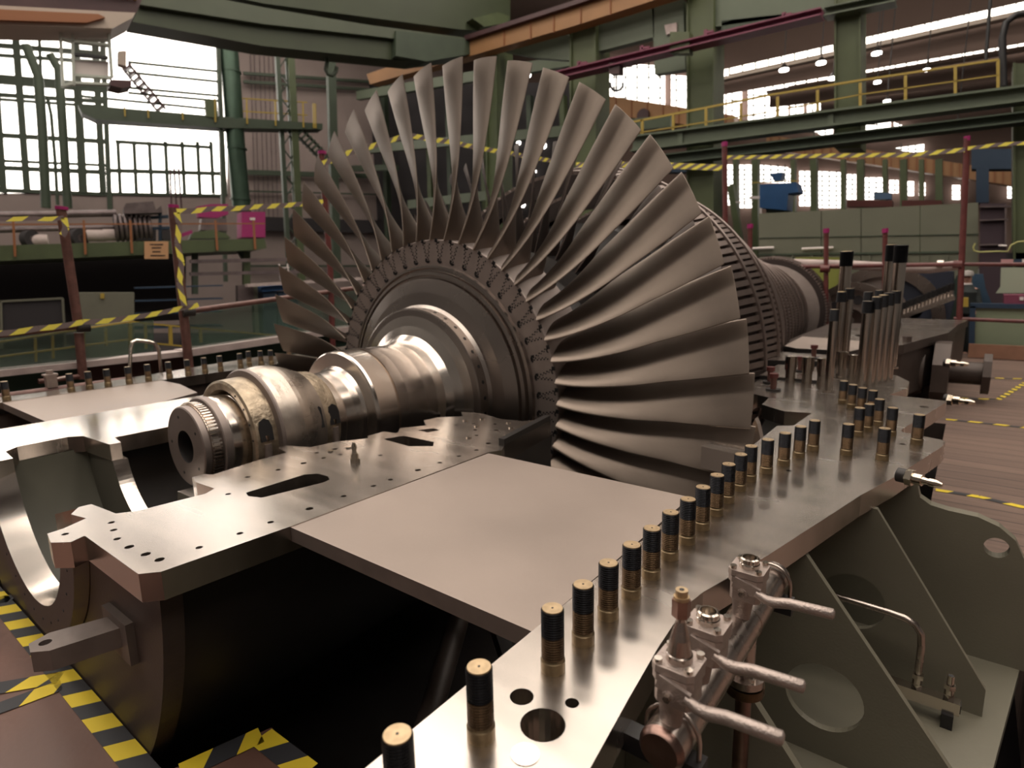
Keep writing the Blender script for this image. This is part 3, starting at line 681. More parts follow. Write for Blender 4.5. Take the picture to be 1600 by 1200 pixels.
# small block manifold on the foot
bm = thing('block_manifold', 'square steel block with two compression fittings and a bent tube, lying on the support foot', 'pipe fitting', (3.1, -.62, 0))
b = MB(); b.box((2.95, -.645, .055), (3.20, -.60, .10), chrome); b.box((3.2, -.638, .062), (3.203, -.607, .093), dark); part(b, 'block', bm)
for x in (2.97, 3.15): b = MB(); b.box((x, -.66, 0), (x+.035, -.59, .055), black); part(b, 'foot_clamp', bm)
for x, t in ((3.07, 1), (3.165, 0)):
    b = MB(); b.cyl((x, -.622, .10), (x, -.622, .118), .018, chrome, n=6, smooth=False); b.cyl((x, -.622, .118), (x, -.622, .138), .0155, chrome, n=16); b.cyl((x, -.622, .138), (x, -.622, .156), .019, chrome, n=6, smooth=False); b.cyl((x, -.622, .156), (x, -.622, .19), .0115, chrome, n=14)
    b.cyl((x, -.622, .189), (x, -.622, .1905), .008, black, n=10) if not t else None
    part(b, 'compression_fitting', bm)
b = MB(); b.tube([(3.07, -.622, .17), (3.07, -.622, .27), (3.065, -.622, .315), (3.045, -.622, .345), (3.01, -.622, .36), (2.96, -.622, .365), (2.80, -.622, .37), (2.45, -.622, .375)], .0125, pipe_m, 12); part(b, 'bent_tube', bm)
# manifold on the far side
fm = thing('far_valve_pipe', 'pipe with small valves seen beyond the far flange at the left edge', 'pipe manifold', (-2.85, -1.6, .5))
b = MB(); b.tube([(-2.8, -2.3, .77), (-2.8, -1.05, .77)], .035, rustpole, 14); part(b, 'manifold_pipe', fm)
for y, c_ in ((-2.06, 1), (-1.62, 0)):
    b = MB(); b.box((-2.835, y-.035, .80), (-2.765, y+.035, .90), cast); b.box((-2.845, y-.045, .895), (-2.755, y+.045, .91), cast); b.cyl((-2.8, y, .91), (-2.8, y, .94), .025, cast); b.tube([(-2.8, y+.03, .86), (-2.8, y+.12, .87)], .01, cast, 8)
    if c_: b.lathe([(.025, .93), (.01, 1.0), (.01, 1.03), (.018, 1.03), (.018, 1.07), (.0, 1.08)], copper, (-2.8, y, 0), n=12)
    part(b, 'small_valve', fm)
# ================================================================== HALL
def frame(px, py, dist, vx, vy):
    P = CAM+ray(px, py)*dist; d = ray(vx, vy); d.z = 0; d.normalize(); return (P, d.cross(Vector((0, 0, 1))).normalized())
LW = frame(200, 447, 30, 2170, 401)      # window wall on the left
LC = frame(200, 447, 24, 2170, 401)      # crane walkway in front of it
LM = frame(200, 447, 19, 2170, 401)      # mezzanine
LG = frame(200, 447, 17, 2170, 401)      # cabinets below
YP = lambda y: (Vector((0, y, 0)), Vector((0, 1, 0)))
XP = lambda x: (Vector((x, 0, 0)), Vector((1, 0, 0)))
def mpp(P): return (P-CAM).dot(CD)/CF
def pb(mb, pl, p, q, wpx, mt, dep=.15, off=0.):
    a = on_p(*p, pl); b_ = on_p(*q, pl); n = pl[1]*(1 if (CAM-pl[0]).dot(pl[1]) > 0 else -1); m = mpp((a+b_)/2)
    a = a+n*off; b_ = b_+n*off; d = (b_-a).normalized(); s_ = d.cross(n).normalized()*wpx*m/2; e = n*dep/2
    mb.add([x+i*s_+j*e for x in (a, b_) for i, j in ((-1, -1), (1, -1), (1, 1), (-1, 1))], [(0, 1, 2, 3), (7, 6, 5, 4), (0, 4, 5, 1), (1, 5, 6, 2), (2, 6, 7, 3), (3, 7, 4, 0)], mt)
    return mb
def pq(mb, pl, pts, mt, dep=.1, off=0.):
    # prism from a pixel outline lying in a real plane
    n = pl[1]*(1 if (CAM-pl[0]).dot(pl[1]) > 0 else -1); vs = [on_p(*p, pl)+n*off for p in pts]; k = len(vs)
    mb.add([v+n*dep/2 for v in vs]+[v-n*dep/2 for v in vs], [tuple(range(k)), tuple(range(2*k-1, k-1, -1))]+[(i, (i+1) % k, k+(i+1) % k, k+i) for i in range(k)], mt); return mb
def pr(mb, pl, x0, y0, x1, y1, mt, dep=.1, off=0.): return pq(mb, pl, [(x0, y0), (x1, y0), (x1, y1), (x0, y1)], mt, dep, off)
def pt(mb, pl, pts, wpx, mt, off=0., n=8):
    nn = pl[1]*(1 if (CAM-pl[0]).dot(pl[1]) > 0 else -1); ps = [on_p(*p, pl)+nn*off for p in pts]; mb.tube(ps, mpp(ps[0])*wpx/2, mt, n); return mb

# ---- left wall: solid parts and glazing
b = MB()
pq(b, LW, [(-500, 300), (355, 304), (355, 520), (-500, 520)], wallp, .2)
pq(b, LW, [(355, -80), (700, -60), (700, 520), (355, 520)], wallp, .2)
pq(b, LW, [(-500, -220), (700, -120), (700, 5), (-500, -60)], wallp, .2)
struct(b, 'wall_left')
for k, (pts) in enumerate(([(-500, 20), (165, 40), (165, 302), (-500, 300)], [(165, 30), (355, 40), (355, 305), (165, 302)])):
    b = MB(); pq(b, LW, pts, glasswin, .04, -.1); g = tag(b.build('window_%d' % (k+1)), None, None, None, 'structure')
    f = MB()
    if k == 0:
        for x0, x1, w_ in ((-120, -90, 9), (-60, -40, 9), (-14, 6, 9), (22, 43, 9), (112, 126, 5), (117, 133, 7), (146, 161, 9), (60, 72, 4)):
            pb(f, LW, (x0, 20), (x1, 302), w_, green_d, .2, .12)
        for y0, y1, w_ in ((66, 86, 7), (84, 99, 5), (118, 139, 14), (146, 160, 6), (152, 168, 4), (210, 222, 7), (253, 259, 4), (264, 270, 7), (300, 304, 6)):
            pb(f, LW, (-200, y0-10), (165, y1), w_, green_d, .15, .1)
    else:
        for x in (184, 209, 233, 258, 284, 308, 329): pb(f, LW, (x, 222), (x+4, 303), 5, green_d, .12, .1)
        pb(f, LW, (180, 222), (330, 231), 5, green_d, .12, .1); pb(f, LW, (165, 267), (345, 272), 6, green_d, .12, .12); pb(f, LW, (340, 60), (352, 306), 5, green_d, .1, .1); pb(f, LW, (160, 60), (172, 330), 7, green_d, .1, .12)
        pb(f, LW, (165, 303), (352, 306), 4, green_d, .1, .12)
    f.build('glazing_bars', g)
# ---- wide ducts and pipes in front of the glazing
for pts, w_, mt, lab in (([(40, 70), (60, 120), (66, 200), (72, 325)], 14, green_d, 'thick dark upright pipe in front of the left glazing, left of the two'),
                      ([(78, 85), (92, 110), (98, 200), (106, 325)], 13, green_d, 'thick dark upright pipe in front of the left glazing, right of the two'),
                      ([(74, 152), (80, 180), (86, 250), (90, 320)], 5, green_d, 'thin dark upright pipe between the two thick pipes'),
                      ([(266, 265), (268, 330)], 3, brownred, 'thin upright pipe below the right window, leftmost'), ([(272, 263), (276, 332)], 3, brownred, 'thin upright pipe below the right window, second'), ([(279, 263), (284, 332)], 3, brownred, 'thin upright pipe below the right window, third')):
    b = MB(); pt(b, LC, pts, w_, mt); solid(b, 'pipe', lab, 'pipe')
b = MB(); pt(b, LC, [(353, 30), (362, 130), (368, 220), (378, 330)], 28, teal, n=20)
for (x, y) in ((361, 112), (366, 188), (370, 232), (376, 312)): pt(b, LC, [(x, y-1.2), (x+.1, y+1.2)], 30, teal, n=20)
solid(b, 'ventilation_duct', 'wide round blue-green ventilation duct rising beside the window wall', 'duct')
# ---- columns right of the duct
def lattice(pl, x0, x1, y0, y1, lab, w_=6):
    b = MB(); pb(b, pl, (x0, y0), (x1, y1), w_, green_d, .3); pb(b, pl, (x0+14, y0), (x1+14, y1), 3, green_d, .2)
    n = 18
    for i in range(n):
        t0, t1 = i/n, (i+1)/n; p = (x0+(x1-x0)*t0, y0+(y1-y0)*t0); q = (x0+(x1-x0)*t1, y0+(y1-y0)*t1)
        if i % 2: p = (p[0]+14, p[1])
        else: q = (q[0]+14, q[1])
        pb(b, pl, p, q, 1.6, green_d, .1)
    solid(b, 'lattice_column', lab, 'column')
lattice(LC, 432, 452, 70, 430, 'dark lattice column right of the round duct')
for x0, x1, w_, lab, mt in ((452, 470, 10, 'green steel column right of the lattice column', green), (340, 352, 5, 'thin dark green post left of the round duct', green_d), (515, 525, 12, 'dark green column behind the left blade tips', green_d)):
    b = MB(); pb(b, LC, (x0, 75), (x1, 440), w_, mt, .35, .1); solid(b, 'steel_column', lab, 'column')
for y0, y1, w_, lab in ((118, 134, 4, 'upper dark pipe along the panelled wall'), (131, 146, 4, 'second dark pipe along the panelled wall'), (271, 278, 7, 'dark green rail along the panelled wall, level with the window sill'),
                        (350, 356, 20, 'broad dark band along the foot of the panelled wall'), (416, 416, 3, 'thin dark red pipe low on the panelled wall'), (300, 306, 2, 'thin dark pipe below the wall rail')):
    b = MB(); pb(b, LW, (378, y0), (620, y1), w_, green_d if w_ < 15 else darkbg, .15, .4); solid(b, 'wall_pipe', lab, 'pipe')
b = MB()
for x in (390, 396, 404, 411, 418, 425): pt(b, LW, [(x, 72), (x+8, 340)], 1.2, lead, .2, 6)
tag(solid(b, 'wall_cable', 'bundle of thin upright cables on the panelled wall beside the duct', 'cable'), kind='stuff')
# ---- crane walkway with yellow rail and stair
b = MB()
pq(b, LC, [(122, 167), (350, 186), (500, 196), (500, 205), (350, 203), (150, 190), (128, 180)], green_d, .8)
o = thing('crane_walkway', 'dark green walkway with yellow posts crossing in front of the window wall', 'walkway', on_p(300, 190, LC)); part(b, 'deck', o)
for (x0, y0), (x1, y1) in (((125, 150), (325, 170)), ((200, 113), (345, 128)), ((200, 97), (345, 112)), ((200, 137), (345, 150)), ((200, 145), (345, 158))):
    b = MB(); pb(b, LC, (x0, y0), (x1, y1), 3.6, green_d, .05); part(b, 'hand_rail', o)
for (x0, y0), (x1, y1) in (((350, 152), (480, 160)), ((350, 172), (480, 180))):
    b = MB(); pb(b, LC, (x0, y0), (x1, y1), 1.6, yellow, .05); part(b, 'hand_rail', o)
for x in (195, 231, 284, 334, 383, 427, 470, 486, 489):
    y = 172+(x-195)*.06; b = MB(); pb(b, LC, (x-1, y-(24 if x > 330 else 2)), (x, y+14), 2, yellow, .05, .45); part(b, 'rail_post', o)
b = MB(); pq(b, LC, [(318, 160), (336, 160), (338, 188), (320, 186)], green, .3, .3); part(b, 'control_box', o)
for nm, lab, p0, p1, mt in (('stair', 'dark stair flight with round tread openings below the crane cab', (196, 103), (254, 174), brownred), ('stair', 'dark green stair descending from the walkway towards the blade tips', (466, 205), (510, 250), green_d)):
    o = thing(nm, lab, 'stair', on_p(*p1, LC)); dx, dy = p1[0]-p0[0], p1[1]-p0[1]; ln = math.hypot(dx, dy); ox, oy = dy/ln*6, -dx/ln*6
    for sgn in (1, -1): b = MB(); pb(b, LC, (p0[0]+sgn*ox, p0[1]+sgn*oy), (p1[0]+sgn*ox, p1[1]+sgn*oy), 2.2, mt, .2); part(b, 'stringer', o)
    for i in range(8):
        t = (i+.5)/8; b = MB(); pb(b, LC, (p0[0]+dx*t-ox, p0[1]+dy*t-oy), (p0[0]+dx*t+ox, p0[1]+dy*t+oy), 2.4, mt, .6); part(b, 'tread', o)
# ---- green bridge crane girder across the top left
o = thing('bridge_crane', 'huge green overhead crane girder across the top of the hall', 'crane', on_p(450, 60, LC))
CB = frame(200, 447, 17, 1900, 401)
b = MB(); pq(b, CB, [(180, -60), (780, -60), (780, 60), (700, 55), (400, 18), (300, -2), (200, -10)], crane_g, 1.4); part(b, 'upper_girder', o)
b = MB(); pq(b, CB, [(200, -6), (300, 6), (400, 25), (560, 50), (738, 72), (738, 86), (560, 66), (400, 50), (210, 22)], crane_l, .5, .5); part(b, 'girder_flange', o)
b = MB(); pq(b, CB, [(205, 22), (400, 50), (560, 66), (735, 84), (735, 92), (640, 104), (400, 80), (200, 44)], crane_g, .9, .1); part(b, 'lower_girder', o)
b = MB(); pq(b, CB, [(600, 60), (735, 74), (730, 92), (648, 106), (600, 98)], green_d, .7, .5); part(b, 'end_carriage', o)
b = MB(); pq(b, CB, [(712, 44), (750, 34), (770, 40), (765, 50), (730, 56)], green, .6, .8); part(b, 'platform', o)
# crane trolley and cab, top left
o = thing('crane_trolley', 'maroon and beige crane trolley frame at the top left corner', 'crane trolley', on_p(100, 50, LG)); T1 = frame(200, 447, 13, 1900, 401)
b = MB(); pq(b, T1, [(-60, -60), (205, -60), (215, 14), (207, 33), (-60, 22)], brownred, 1.0); part(b, 'winch_frame', o)
b = MB(); pq(b, T1, [(-60, 22), (205, 34), (200, 42), (170, 58), (-60, 52)], beige, .9, .1); part(b, 'lower_beam', o)
b = MB(); pq(b, T1, [(-60, 31), (148, 39), (158, 44), (130, 52), (-60, 48)], orange_d, .1, .6); part(b, 'beam_recess', o)
for i in range(14):
    x = 85+i*9; b = MB(); pb(b, T1, (x, -2+i*.9), (x+4, 3+i*.9), 3, yellow if i % 2 else beige, .1, .56); part(b, 'warning_stripe', o)
o = thing('crane_cab', 'small glazed crane driver cabin hanging below the trolley', 'crane cab', on_p(132, 140, T1))
for p, q in (((93, 58), (97, 140)), ((112, 60), (114, 138)), ((168, 58), (173, 125)), ((96, 139), (112, 134)), ((112, 122), (172, 126)), ((112, 134), (168, 136)), ((114, 90), (166, 95)), ((112, 70), (168, 76)), ((96, 66), (112, 70))):
    b = MB(); pb(b, T1, p, q, 3.4 if p[0] < 160 or q[0] > 170 else 3, black if p[1] == 90 else cabg, .12, .2); part(b, 'cab_frame', o)
b = MB(); pq(b, T1, [(114, 97), (168, 99), (168, 121), (114, 119)], white, .05, .1); part(b, 'lower_panel', o)
b = MB(); pq(b, T1, [(95, 60), (172, 60), (172, 124), (96, 138)], cabglass, .03, 0); part(b, 'cab_glass', o)
b = MB(); pq(b, T1, [(168, 133), (200, 134), (200, 143), (186, 146), (168, 142)], brownred, .5, .2); part(b, 'step', o)
b = MB(); pq(b, T1, [(182, 86), (194, 86), (194, 110), (182, 106)], beige, .2, .2); part(b, 'side_box', o)
# hooks
def hook(pl, x, y0, y1, lab, s_=1.):
    o = thing('crane_hook', lab, 'crane hook', on_p(x, y1, pl)); m = mpp(on_p(x, y1, pl))
    b = MB(); pq(b, pl, [(x-19*s_, y0), (x+20*s_, y0+2), (x+16*s_, y0+14*s_), (x+8*s_, y0+20*s_), (x-10*s_, y0+18*s_), (x-19*s_, y0+8*s_)], orange_d, .6); part(b, 'pulley_block', o)
    b = MB(); pb(b, pl, (x, y0+18*s_), (x+1, y0+42*s_), 9*s_, orange_d, .3); part(b, 'shank', o)
    b = MB(); cx, cy = x+7*s_, y0+58*s_
    pt(b, pl, [(x, y0+40*s_), (x+1, y0+50*s_), (cx-8*s_, cy+4*s_), (cx-5*s_, cy+11*s_), (cx+2*s_, cy+13*s_), (cx+8*s_, cy+7*s_), (cx+9*s_, cy)], 6*s_, green_d, n=10)
    part(b, 'hook', o); return o
hook(CB, 510, 47, 150, 'orange hook block hanging from the green girder left of the blades')
o = thing('crane_hook', 'double anchor-shaped hook hanging from the plum beam in front of bright windows', 'crane hook', on_y(964, 140, 15.)); R17 = YP(15.)
b = MB(); pr(b, R17, 955, 100, 971, 117, brownred, .3); part(b, 'pulley_block', o)
b = MB(); pt(b, R17, [(963, 115), (963, 140)], 3, black); part(b, 'shank', o)
b = MB(); pt(b, R17, [(954, 129), (954, 135), (957, 140), (963, 142), (970, 140), (973, 135), (973, 129)], 4, black); part(b, 'hook', o)
# ---- mezzanine with machinery
o = thing('mezzanine', 'green steel mezzanine platform with rust-coloured posts in front of the left wall', 'platform', on_p(200, 390, LM))
b = MB(); pq(b, LM, [(-300, 394), (0, 384), (200, 378), (412, 373), (415, 388), (400, 391), (0, 408), (-300, 420)], green, 3.5, -1.6); part(b, 'deck_beam', o)
for x in (24, 133, 205, 337, 396): b = MB(); pb(b, LM, (x-2, 345), (x+1, 402-(x*.03)), 3, orange_d, .06, .2); part(b, 'post', o)
b = MB(); pb(b, LM, (-100, 352), (412, 350), 2, orange_d, .05, .2); part(b, 'hand_rail', o)
for x, w_ in ((308, 8), (390, 10), (-40, 9)): b = MB(); pb(b, LM, (x, 392), (x, 460), w_, green_d if x < 380 else green, .3, -.6); part(b, 'support_column', o)
b = MB(); pq(b, LM, [(375, 392), (390, 392), (390, 415)], green_d, .2, -.6); part(b, 'corner_bracket', o)
L2 = frame(200, 447, 20.5, 2170, 401)
def thg(name, lab, cat, parts_, group=None):
    c = parts_[0][1][0] if False else None
    mbs = []
    for nm, fn in parts_:
        b = MB(); fn(b); mbs.append((nm, b))
    if len(mbs) == 1: return solid(mbs[0][1], name, lab, cat, group)
    vs = [v for _, b in mbs for v in b.v]; loc = Vector((sum(v.x for v in vs)/len(vs), sum(v.y for v in vs)/len(vs), min(v.z for v in vs)))
    o = thing(name, lab, cat, loc, group)
    for nm, b in mbs: part(b, nm, o)
    return o
b = MB(); c0 = on_p(205, 357, L2); wd_ = LM[1].cross(Vector((0, 0, 1)))
for i in range(8): b.tube([c0+wd_*(-.55+.14*i)+(.42*math.cos(t)*LM[1]+.42*math.sin(t)*Vector((0, 0, 1))) for t in [k*PI/12 for k in range(24)]], .06, lead, 6, True)
b.cyl(c0-wd_*.6, c0+wd_*.5, .38, darkbg, n=24)
solid(b, 'cable_drum', 'grey ribbed drum standing on the mezzanine left of the blue frame', 'drum')
thg('machine_frame', 'blue machine frame with grey top on the mezzanine', 'machine', [('frame', lambda b: [pb(b, L2, p, q, 4, blue_d, .3) for p, q in (((210, 340), (210, 376)), ((250, 328), (250, 378)), ((208, 342), (270, 338)), ((210, 358), (275, 356)))]),
    ('top', lambda b: pq(b, L2, [(192, 328), (196, 320), (238, 317), (242, 330), (250, 324), (252, 334), (194, 336)], lead, 1.)), ('bin', lambda b: pr(b, L2, 213, 360, 243, 376, darkbg, .6)), ('bin', lambda b: pr(b, L2, 252, 360, 280, 375, darkbg, .6))])
thg('magenta_cabinet', 'bright magenta cabinet at the right end of the mezzanine', 'cabinet', [('body', lambda b: pr(b, L2, 374, 333, 410, 372, magenta, 1.)), ('label_plate', lambda b: pr(b, L2, 386, 342, 394, 346, white, .04, .52))])
thg('magenta_machine', 'magenta machine partly hidden by the barrier tape on the mezzanine', 'machine', [('body', lambda b: pq(b, L2, [(308, 322), (330, 318), (358, 318), (358, 334), (340, 340), (312, 338)], magenta, .6, -.5))])
thg('green_machine', 'low green machine on the mezzanine right of the tall barrier post', 'machine', [('base', lambda b: pq(b, L2, [(295, 374), (300, 364), (330, 360), (350, 366), (358, 373)], green, .8)), ('head', lambda b: pq(b, L2, [(312, 360), (314, 342), (352, 342), (354, 362)], lead, .6, -.1))])
b = MB(); pb(b, L2, (283, 368), (300, 362), 5, magenta, .2); solid(b, 'magenta_part', 'small magenta piece lying before the low green machine', 'machine part')
for k, (x, y0, y1, w_, mt, lab) in enumerate(((90, 334, 333, 12, lead, 'upper thick grey pipe lying on the mezzanine'), (90, 357, 355, 9, lead, 'lower thick grey pipe lying on the mezzanine'))):
    b = MB(); pt(b, L2, [(-60, y0+4), (182, y1)], w_, mt, n=12); solid(b, 'stored_pipe', lab, 'pipe')
for x, y, lab in ((60, 376, 'first pale roll on the mezzanine from the left'), (150, 368, 'second pale roll on the mezzanine from the left'), (175, 367, 'third pale roll on the mezzanine from the left')):
    b = MB(); p = on_p(x, y, L2); n_ = LM[1]; b.cyl(p-LM[1].cross(Vector((0, 0, 1)))*.25, p+LM[1].cross(Vector((0, 0, 1)))*.25, .2, whitew, n=14); solid(b, 'roll', lab, 'roll')
for x, y, r, lab in ((118, 372, .3, 'dark wheel-like casting on the mezzanine left of the pale rolls'), (43, 374, .28, 'dark casting at the left end of the mezzanine')):
    b = MB(); p = on_p(x, y, L2); q = p+Vector((.2, .1, 0)); b.cyl(p, q, r, darkbg, n=18); b.cyl(p-Vector((.02, .01, 0)), q, r*.4, lead, n=12); solid(b, 'casting', lab, 'machine part')
thg('warning_sign', 'faded orange notice board hung on the green mezzanine beam', 'sign', [('board', lambda b: pr(b, LM, 225, 378, 262, 405, signm, .05, .25)), ('printing', lambda b: [pr(b, LM, x0, y, x1, y+1.6, black, .01, .285) for x0, x1, y in ((233, 254, 382), (236, 251, 387), (237, 250, 393), (234, 257, 399))])])
# ---- dark area under the mezzanine
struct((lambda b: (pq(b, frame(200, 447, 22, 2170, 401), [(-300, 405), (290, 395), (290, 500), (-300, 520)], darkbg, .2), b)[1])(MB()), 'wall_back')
thg('grey_cabinet', 'tall plain grey-green cabinet between the two barrier posts on the left', 'cabinet', [('body', lambda b: pr(b, LG, 118, 457, 209, 556, greyp, .8)), ('handle', lambda b: pr(b, LG, 157, 458, 163, 466, yellow, .05, .43))])
thg('framed_screen', 'pale framed dark screen behind the left barrier post', 'screen', [('panel', lambda b: pr(b, LG, 0, 470, 98, 545, darkbg, .1)), ('frame', lambda b: [pb(b, LG, p, q, 3, greyp, .12, .05) for p, q in (((-20, 472), (98, 466)), ((98, 466), (103, 545)), ((2, 470), (4, 545)))])])
thg('blue_shelving', 'dark blue shelving rack right of the grey-green cabinet', 'shelving', [('upright', lambda b: pb(b, LG, (x_, 448), (x_+2, 540), 4, blue_d, .1)) for x_ in (214, 230, 258, 283)]+[('shelf', lambda b, y_=y_: pb(b, LG, (210, y_), (345, y_-4), 2, blue_d, .8)) for y_ in (450, 470, 490, 512)])
for y_, lab in ((430, 'plum coloured bar'),): pass
thg('blue_cabin', 'blue-topped workshop cabin with pale windows left of the blade tips', 'cabin', [('roof', lambda b: pq(b, LG, [(404, 448), (455, 444), (455, 452), (404, 456)], blue, 1.)), ('window', lambda b: pr(b, LG, 407, 455, 428, 520, blue_d, .8)), ('window', lambda b: pr(b, LG, 430, 455, 460, 520, blue_d, .8)), ('post', lambda b: pb(b, LG, (397, 444), (400, 520), 6, panel, .4))])
b = MB(); pq(b, LG, [(370, 446), (395, 444), (395, 475), (370, 478)], lead, .4); solid(b, 'crate', 'plain grey-brown crate left of the blue-topped cabin', 'crate')
b = MB(); pb(b, LG, (380, 446), (620, 432), 4, whitew, .4, .5); solid(b, 'duct_pipe', 'pale horizontal pipe above the blue-topped cabin', 'pipe')
for i, y_ in enumerate((404, 424)):
    b = MB(); pb(b, LG, (300, y_+4), (480, y_), 5, lead, .3, -.5); solid(b, 'low_beam', ('upper', 'lower')[i]+' grey beam under the right end of the mezzanine', 'beam')
thg('white_ladder', 'small white step ladder near the left blade tips', 'ladder', [('leg', lambda b, x_=x_: pb(b, LG, (x_, 412), (x_+3, 438), 1.5, white, .05)) for x_ in (436, 449)]+[('step', lambda b, y_=y_: pb(b, LG, (437, y_), (452, y_), 1.2, white, .1)) for y_ in (418, 426, 433)])
b = MB(); pt(b, LM, [(465, 388), (470, 396), (467, 408), (470, 416)], 5, yellow); solid(b, 'yellow_hose', 'short yellow hose end near the left blade tips', 'hose')
for x, lab in ((537, 'upper yellow flask'),): pass
# ---- yellow railing beyond the platform edge
o = thing('yellow_railing', 'yellow railing running behind the green net on the left', 'railing', on_x(200, 530, -8)); XR = XP(-8.)
for pts in ([(-20, 537), (0, 534), (205, 502), (225, 505), (440, 525)], [(-20, 560), (205, 530), (225, 535), (330, 545)]):
    b = MB(); [pb(b, XR, pts[i], pts[i+1], 2.4, yellow, .05) for i in range(len(pts)-1)]; part(b, 'hand_rail', o)
for x, y0, y1 in ((55, 528, 565), (82, 524, 560), (130, 518, 545), (165, 512, 540), (203, 502, 545), (227, 507, 545), (266, 510, 540), (313, 512, 535)):
    b = MB(); pb(b, XR, (x, y0), (x+1, y1), 4 if x in (203, 266) else 2.6, yellow, .06); part(b, 'rail_post', o)
# ---- near barrier on the left: tube posts, rails, net, curb
XB = XP(-3.7)
o = thing('barrier', 'brown-red scaffold tube barrier with green debris net on the left side of the platform', 'barrier', on_x(200, 600, -3.7))
for p, q, w_ in (((95, 325), (122, 505), 14), ((123, 520), (130, 592), 13), ((270, 325), (298, 600), 14), ((502, 240), (516, 420), 9), ((516, 420), (520, 545), 9)):
    b = MB(); pt(b, XB, [p, q], w_, rustpole if p[0] < 480 else redpole, n=12); part(b, 'tube_post', o)
for p, q, w_ in (((-30, 527), (140, 508), 10), ((283, 488), (600, 444), 9), ((60, 596), (140, 586), 8)):
    b = MB(); pt(b, XB, [p, q], w_, rustpole, n=12); part(b, 'tube_rail', o)
for x, y, rr_ in ((96, 325, 8), (271, 322, 7), (503, 238, 6)): b = MB(); pt(b, XB, [(x, y-2), (x+.4, y+3)], rr_*2.2, magenta, n=12); part(b, 'tube_cap', o)
for x, y in ((128, 511), (291, 487)): b = MB(); pt(b, XB, [(x-9, y+1), (x+10, y)], 15, dark, .03, n=10); part(b, 'clamp', o)
b = MB(); pq(b, XP(-3.78), [(-40, 532), (150, 512), (240, 500), (240, 548), (150, 562), (-40, 588)], net, .004); part(b, 'debris_net', o)
b = MB(); pq(b, XP(-3.78), [(296, 492), (480, 464), (600, 448), (600, 520), (440, 524), (296, 545)], net, .004); part(b, 'debris_net', o)
b = MB(); pb(b, XP(-3.85), (-60, 588), (280, 552), 9, whitew, .25); pb(b, XP(-3.85), (280, 552), (600, 505), 9, whitew, .25); solid(b, 'platform_curb', 'dusty pale curb along the left edge of the platform under the net', 'curb')
b = MB(); pq(b, XP(-3.9), [(-60, 590), (140, 572), (140, 640), (-60, 640)], mat('dark_green_sheet', (.014, .045, .03), .7), .02); pq(b, XP(-3.9), [(290, 552), (600, 507), (600, 640), (290, 640)], MATS['dark_green_sheet'], .02); solid(b, 'green_sheet', 'dark green sheet below the pale curb on the left', 'sheet')
b = MB(); pq(b, XP(-3.9), [(140, 572), (290, 553), (290, 640), (140, 640)], mat('dark_brown_board', (.05, .022, .018), .7), .03); solid(b, 'brown_board', 'dark brown board closing the gap in the green sheet', 'board')
b = MB(); X3 = XP(-3.3); pt(b, X3, [(210, 720), (203, 578), (204, 545), (207, 535), (213, 532), (233, 534), (243, 537), (248, 545), (252, 588), (256, 720)], 5.5, steel_l, n=10); solid(b, 'grab_handle', 'bright bent tube handle behind the far row of studs', 'handle')
# barrier tape strung between the posts
for pts, lab, pl, w_ in (([(-30, 340), (50, 341), (100, 340)], 'barrier tape tied to the leftmost post', XP(-3.6), 7), ([(100, 340), (103, 355), (97, 368)], 'short loose tape end on the leftmost post', XP(-3.6), 9),
        ([(276, 330), (330, 326), (400, 323), (505, 315)], 'barrier tape from the second post to the blade tips', XP(-3.6), 8),
        ([(276, 332), (280, 350), (277, 380), (284, 410), (280, 440), (288, 478)], 'barrier tape twisted down the second post', XP(-3.6), 9),
        ([(-20, 522), (60, 513), (130, 503), (200, 497), (290, 480), (310, 476)], 'barrier tape lying along the lower left rail', XP(-3.62), 9),
        ([(503, 256), (540, 240), (600, 222), (635, 210)], 'barrier tape rising from the red post behind the blades', XP(-3.6), 8), ([(635, 210), (700, 221), (800, 240), (870, 252)], 'barrier tape falling to the right behind the tall blades', XP(-3.6), 8)):
    b = MB(); ps = [on_p(x, y, pl) for x, y in pts]; up = pl[1]
    pp = []
    for i in range(len(ps)-1):
        for k in range(6): pp.append(ps[i].lerp(ps[i+1], k/6)+Vector((0, 0, -.01*math.sin(PI*k/6))))
    pp.append(ps[-1]); b.strip(pp, mpp(ps[0])*w_, tape_l, up=up); solid(b, 'barrier_tape', lab, 'barrier tape', 'yellow and black barrier tape')
Y9 = YP(9.)
for pts, lab in (([(900, 258), (1000, 257), (1128, 262)], 'barrier tape ending at the tall red pole right of the blades'), ([(1136, 246), (1200, 245), (1300, 243), (1420, 242), (1508, 234)], 'barrier tape between the two tall red poles'), ([(1512, 232), (1560, 226), (1620, 222)], 'barrier tape leaving the right red pole to the edge of the photo')):
    b = MB(); ps = [on_p(x, y, YP(9.0-.09)) for x, y in pts]; pp = []
    for i in range(len(ps)-1):
        for k in range(6): pp.append(ps[i].lerp(ps[i+1], k/6))
    pp.append(ps[-1]); b.strip(pp, mpp(ps[0])*(8 if pts[0][0] == 900 else 5.5), tape_l, up=(0, -1, 0)); solid(b, 'barrier_tape', lab, 'barrier tape', 'yellow and black barrier tape')
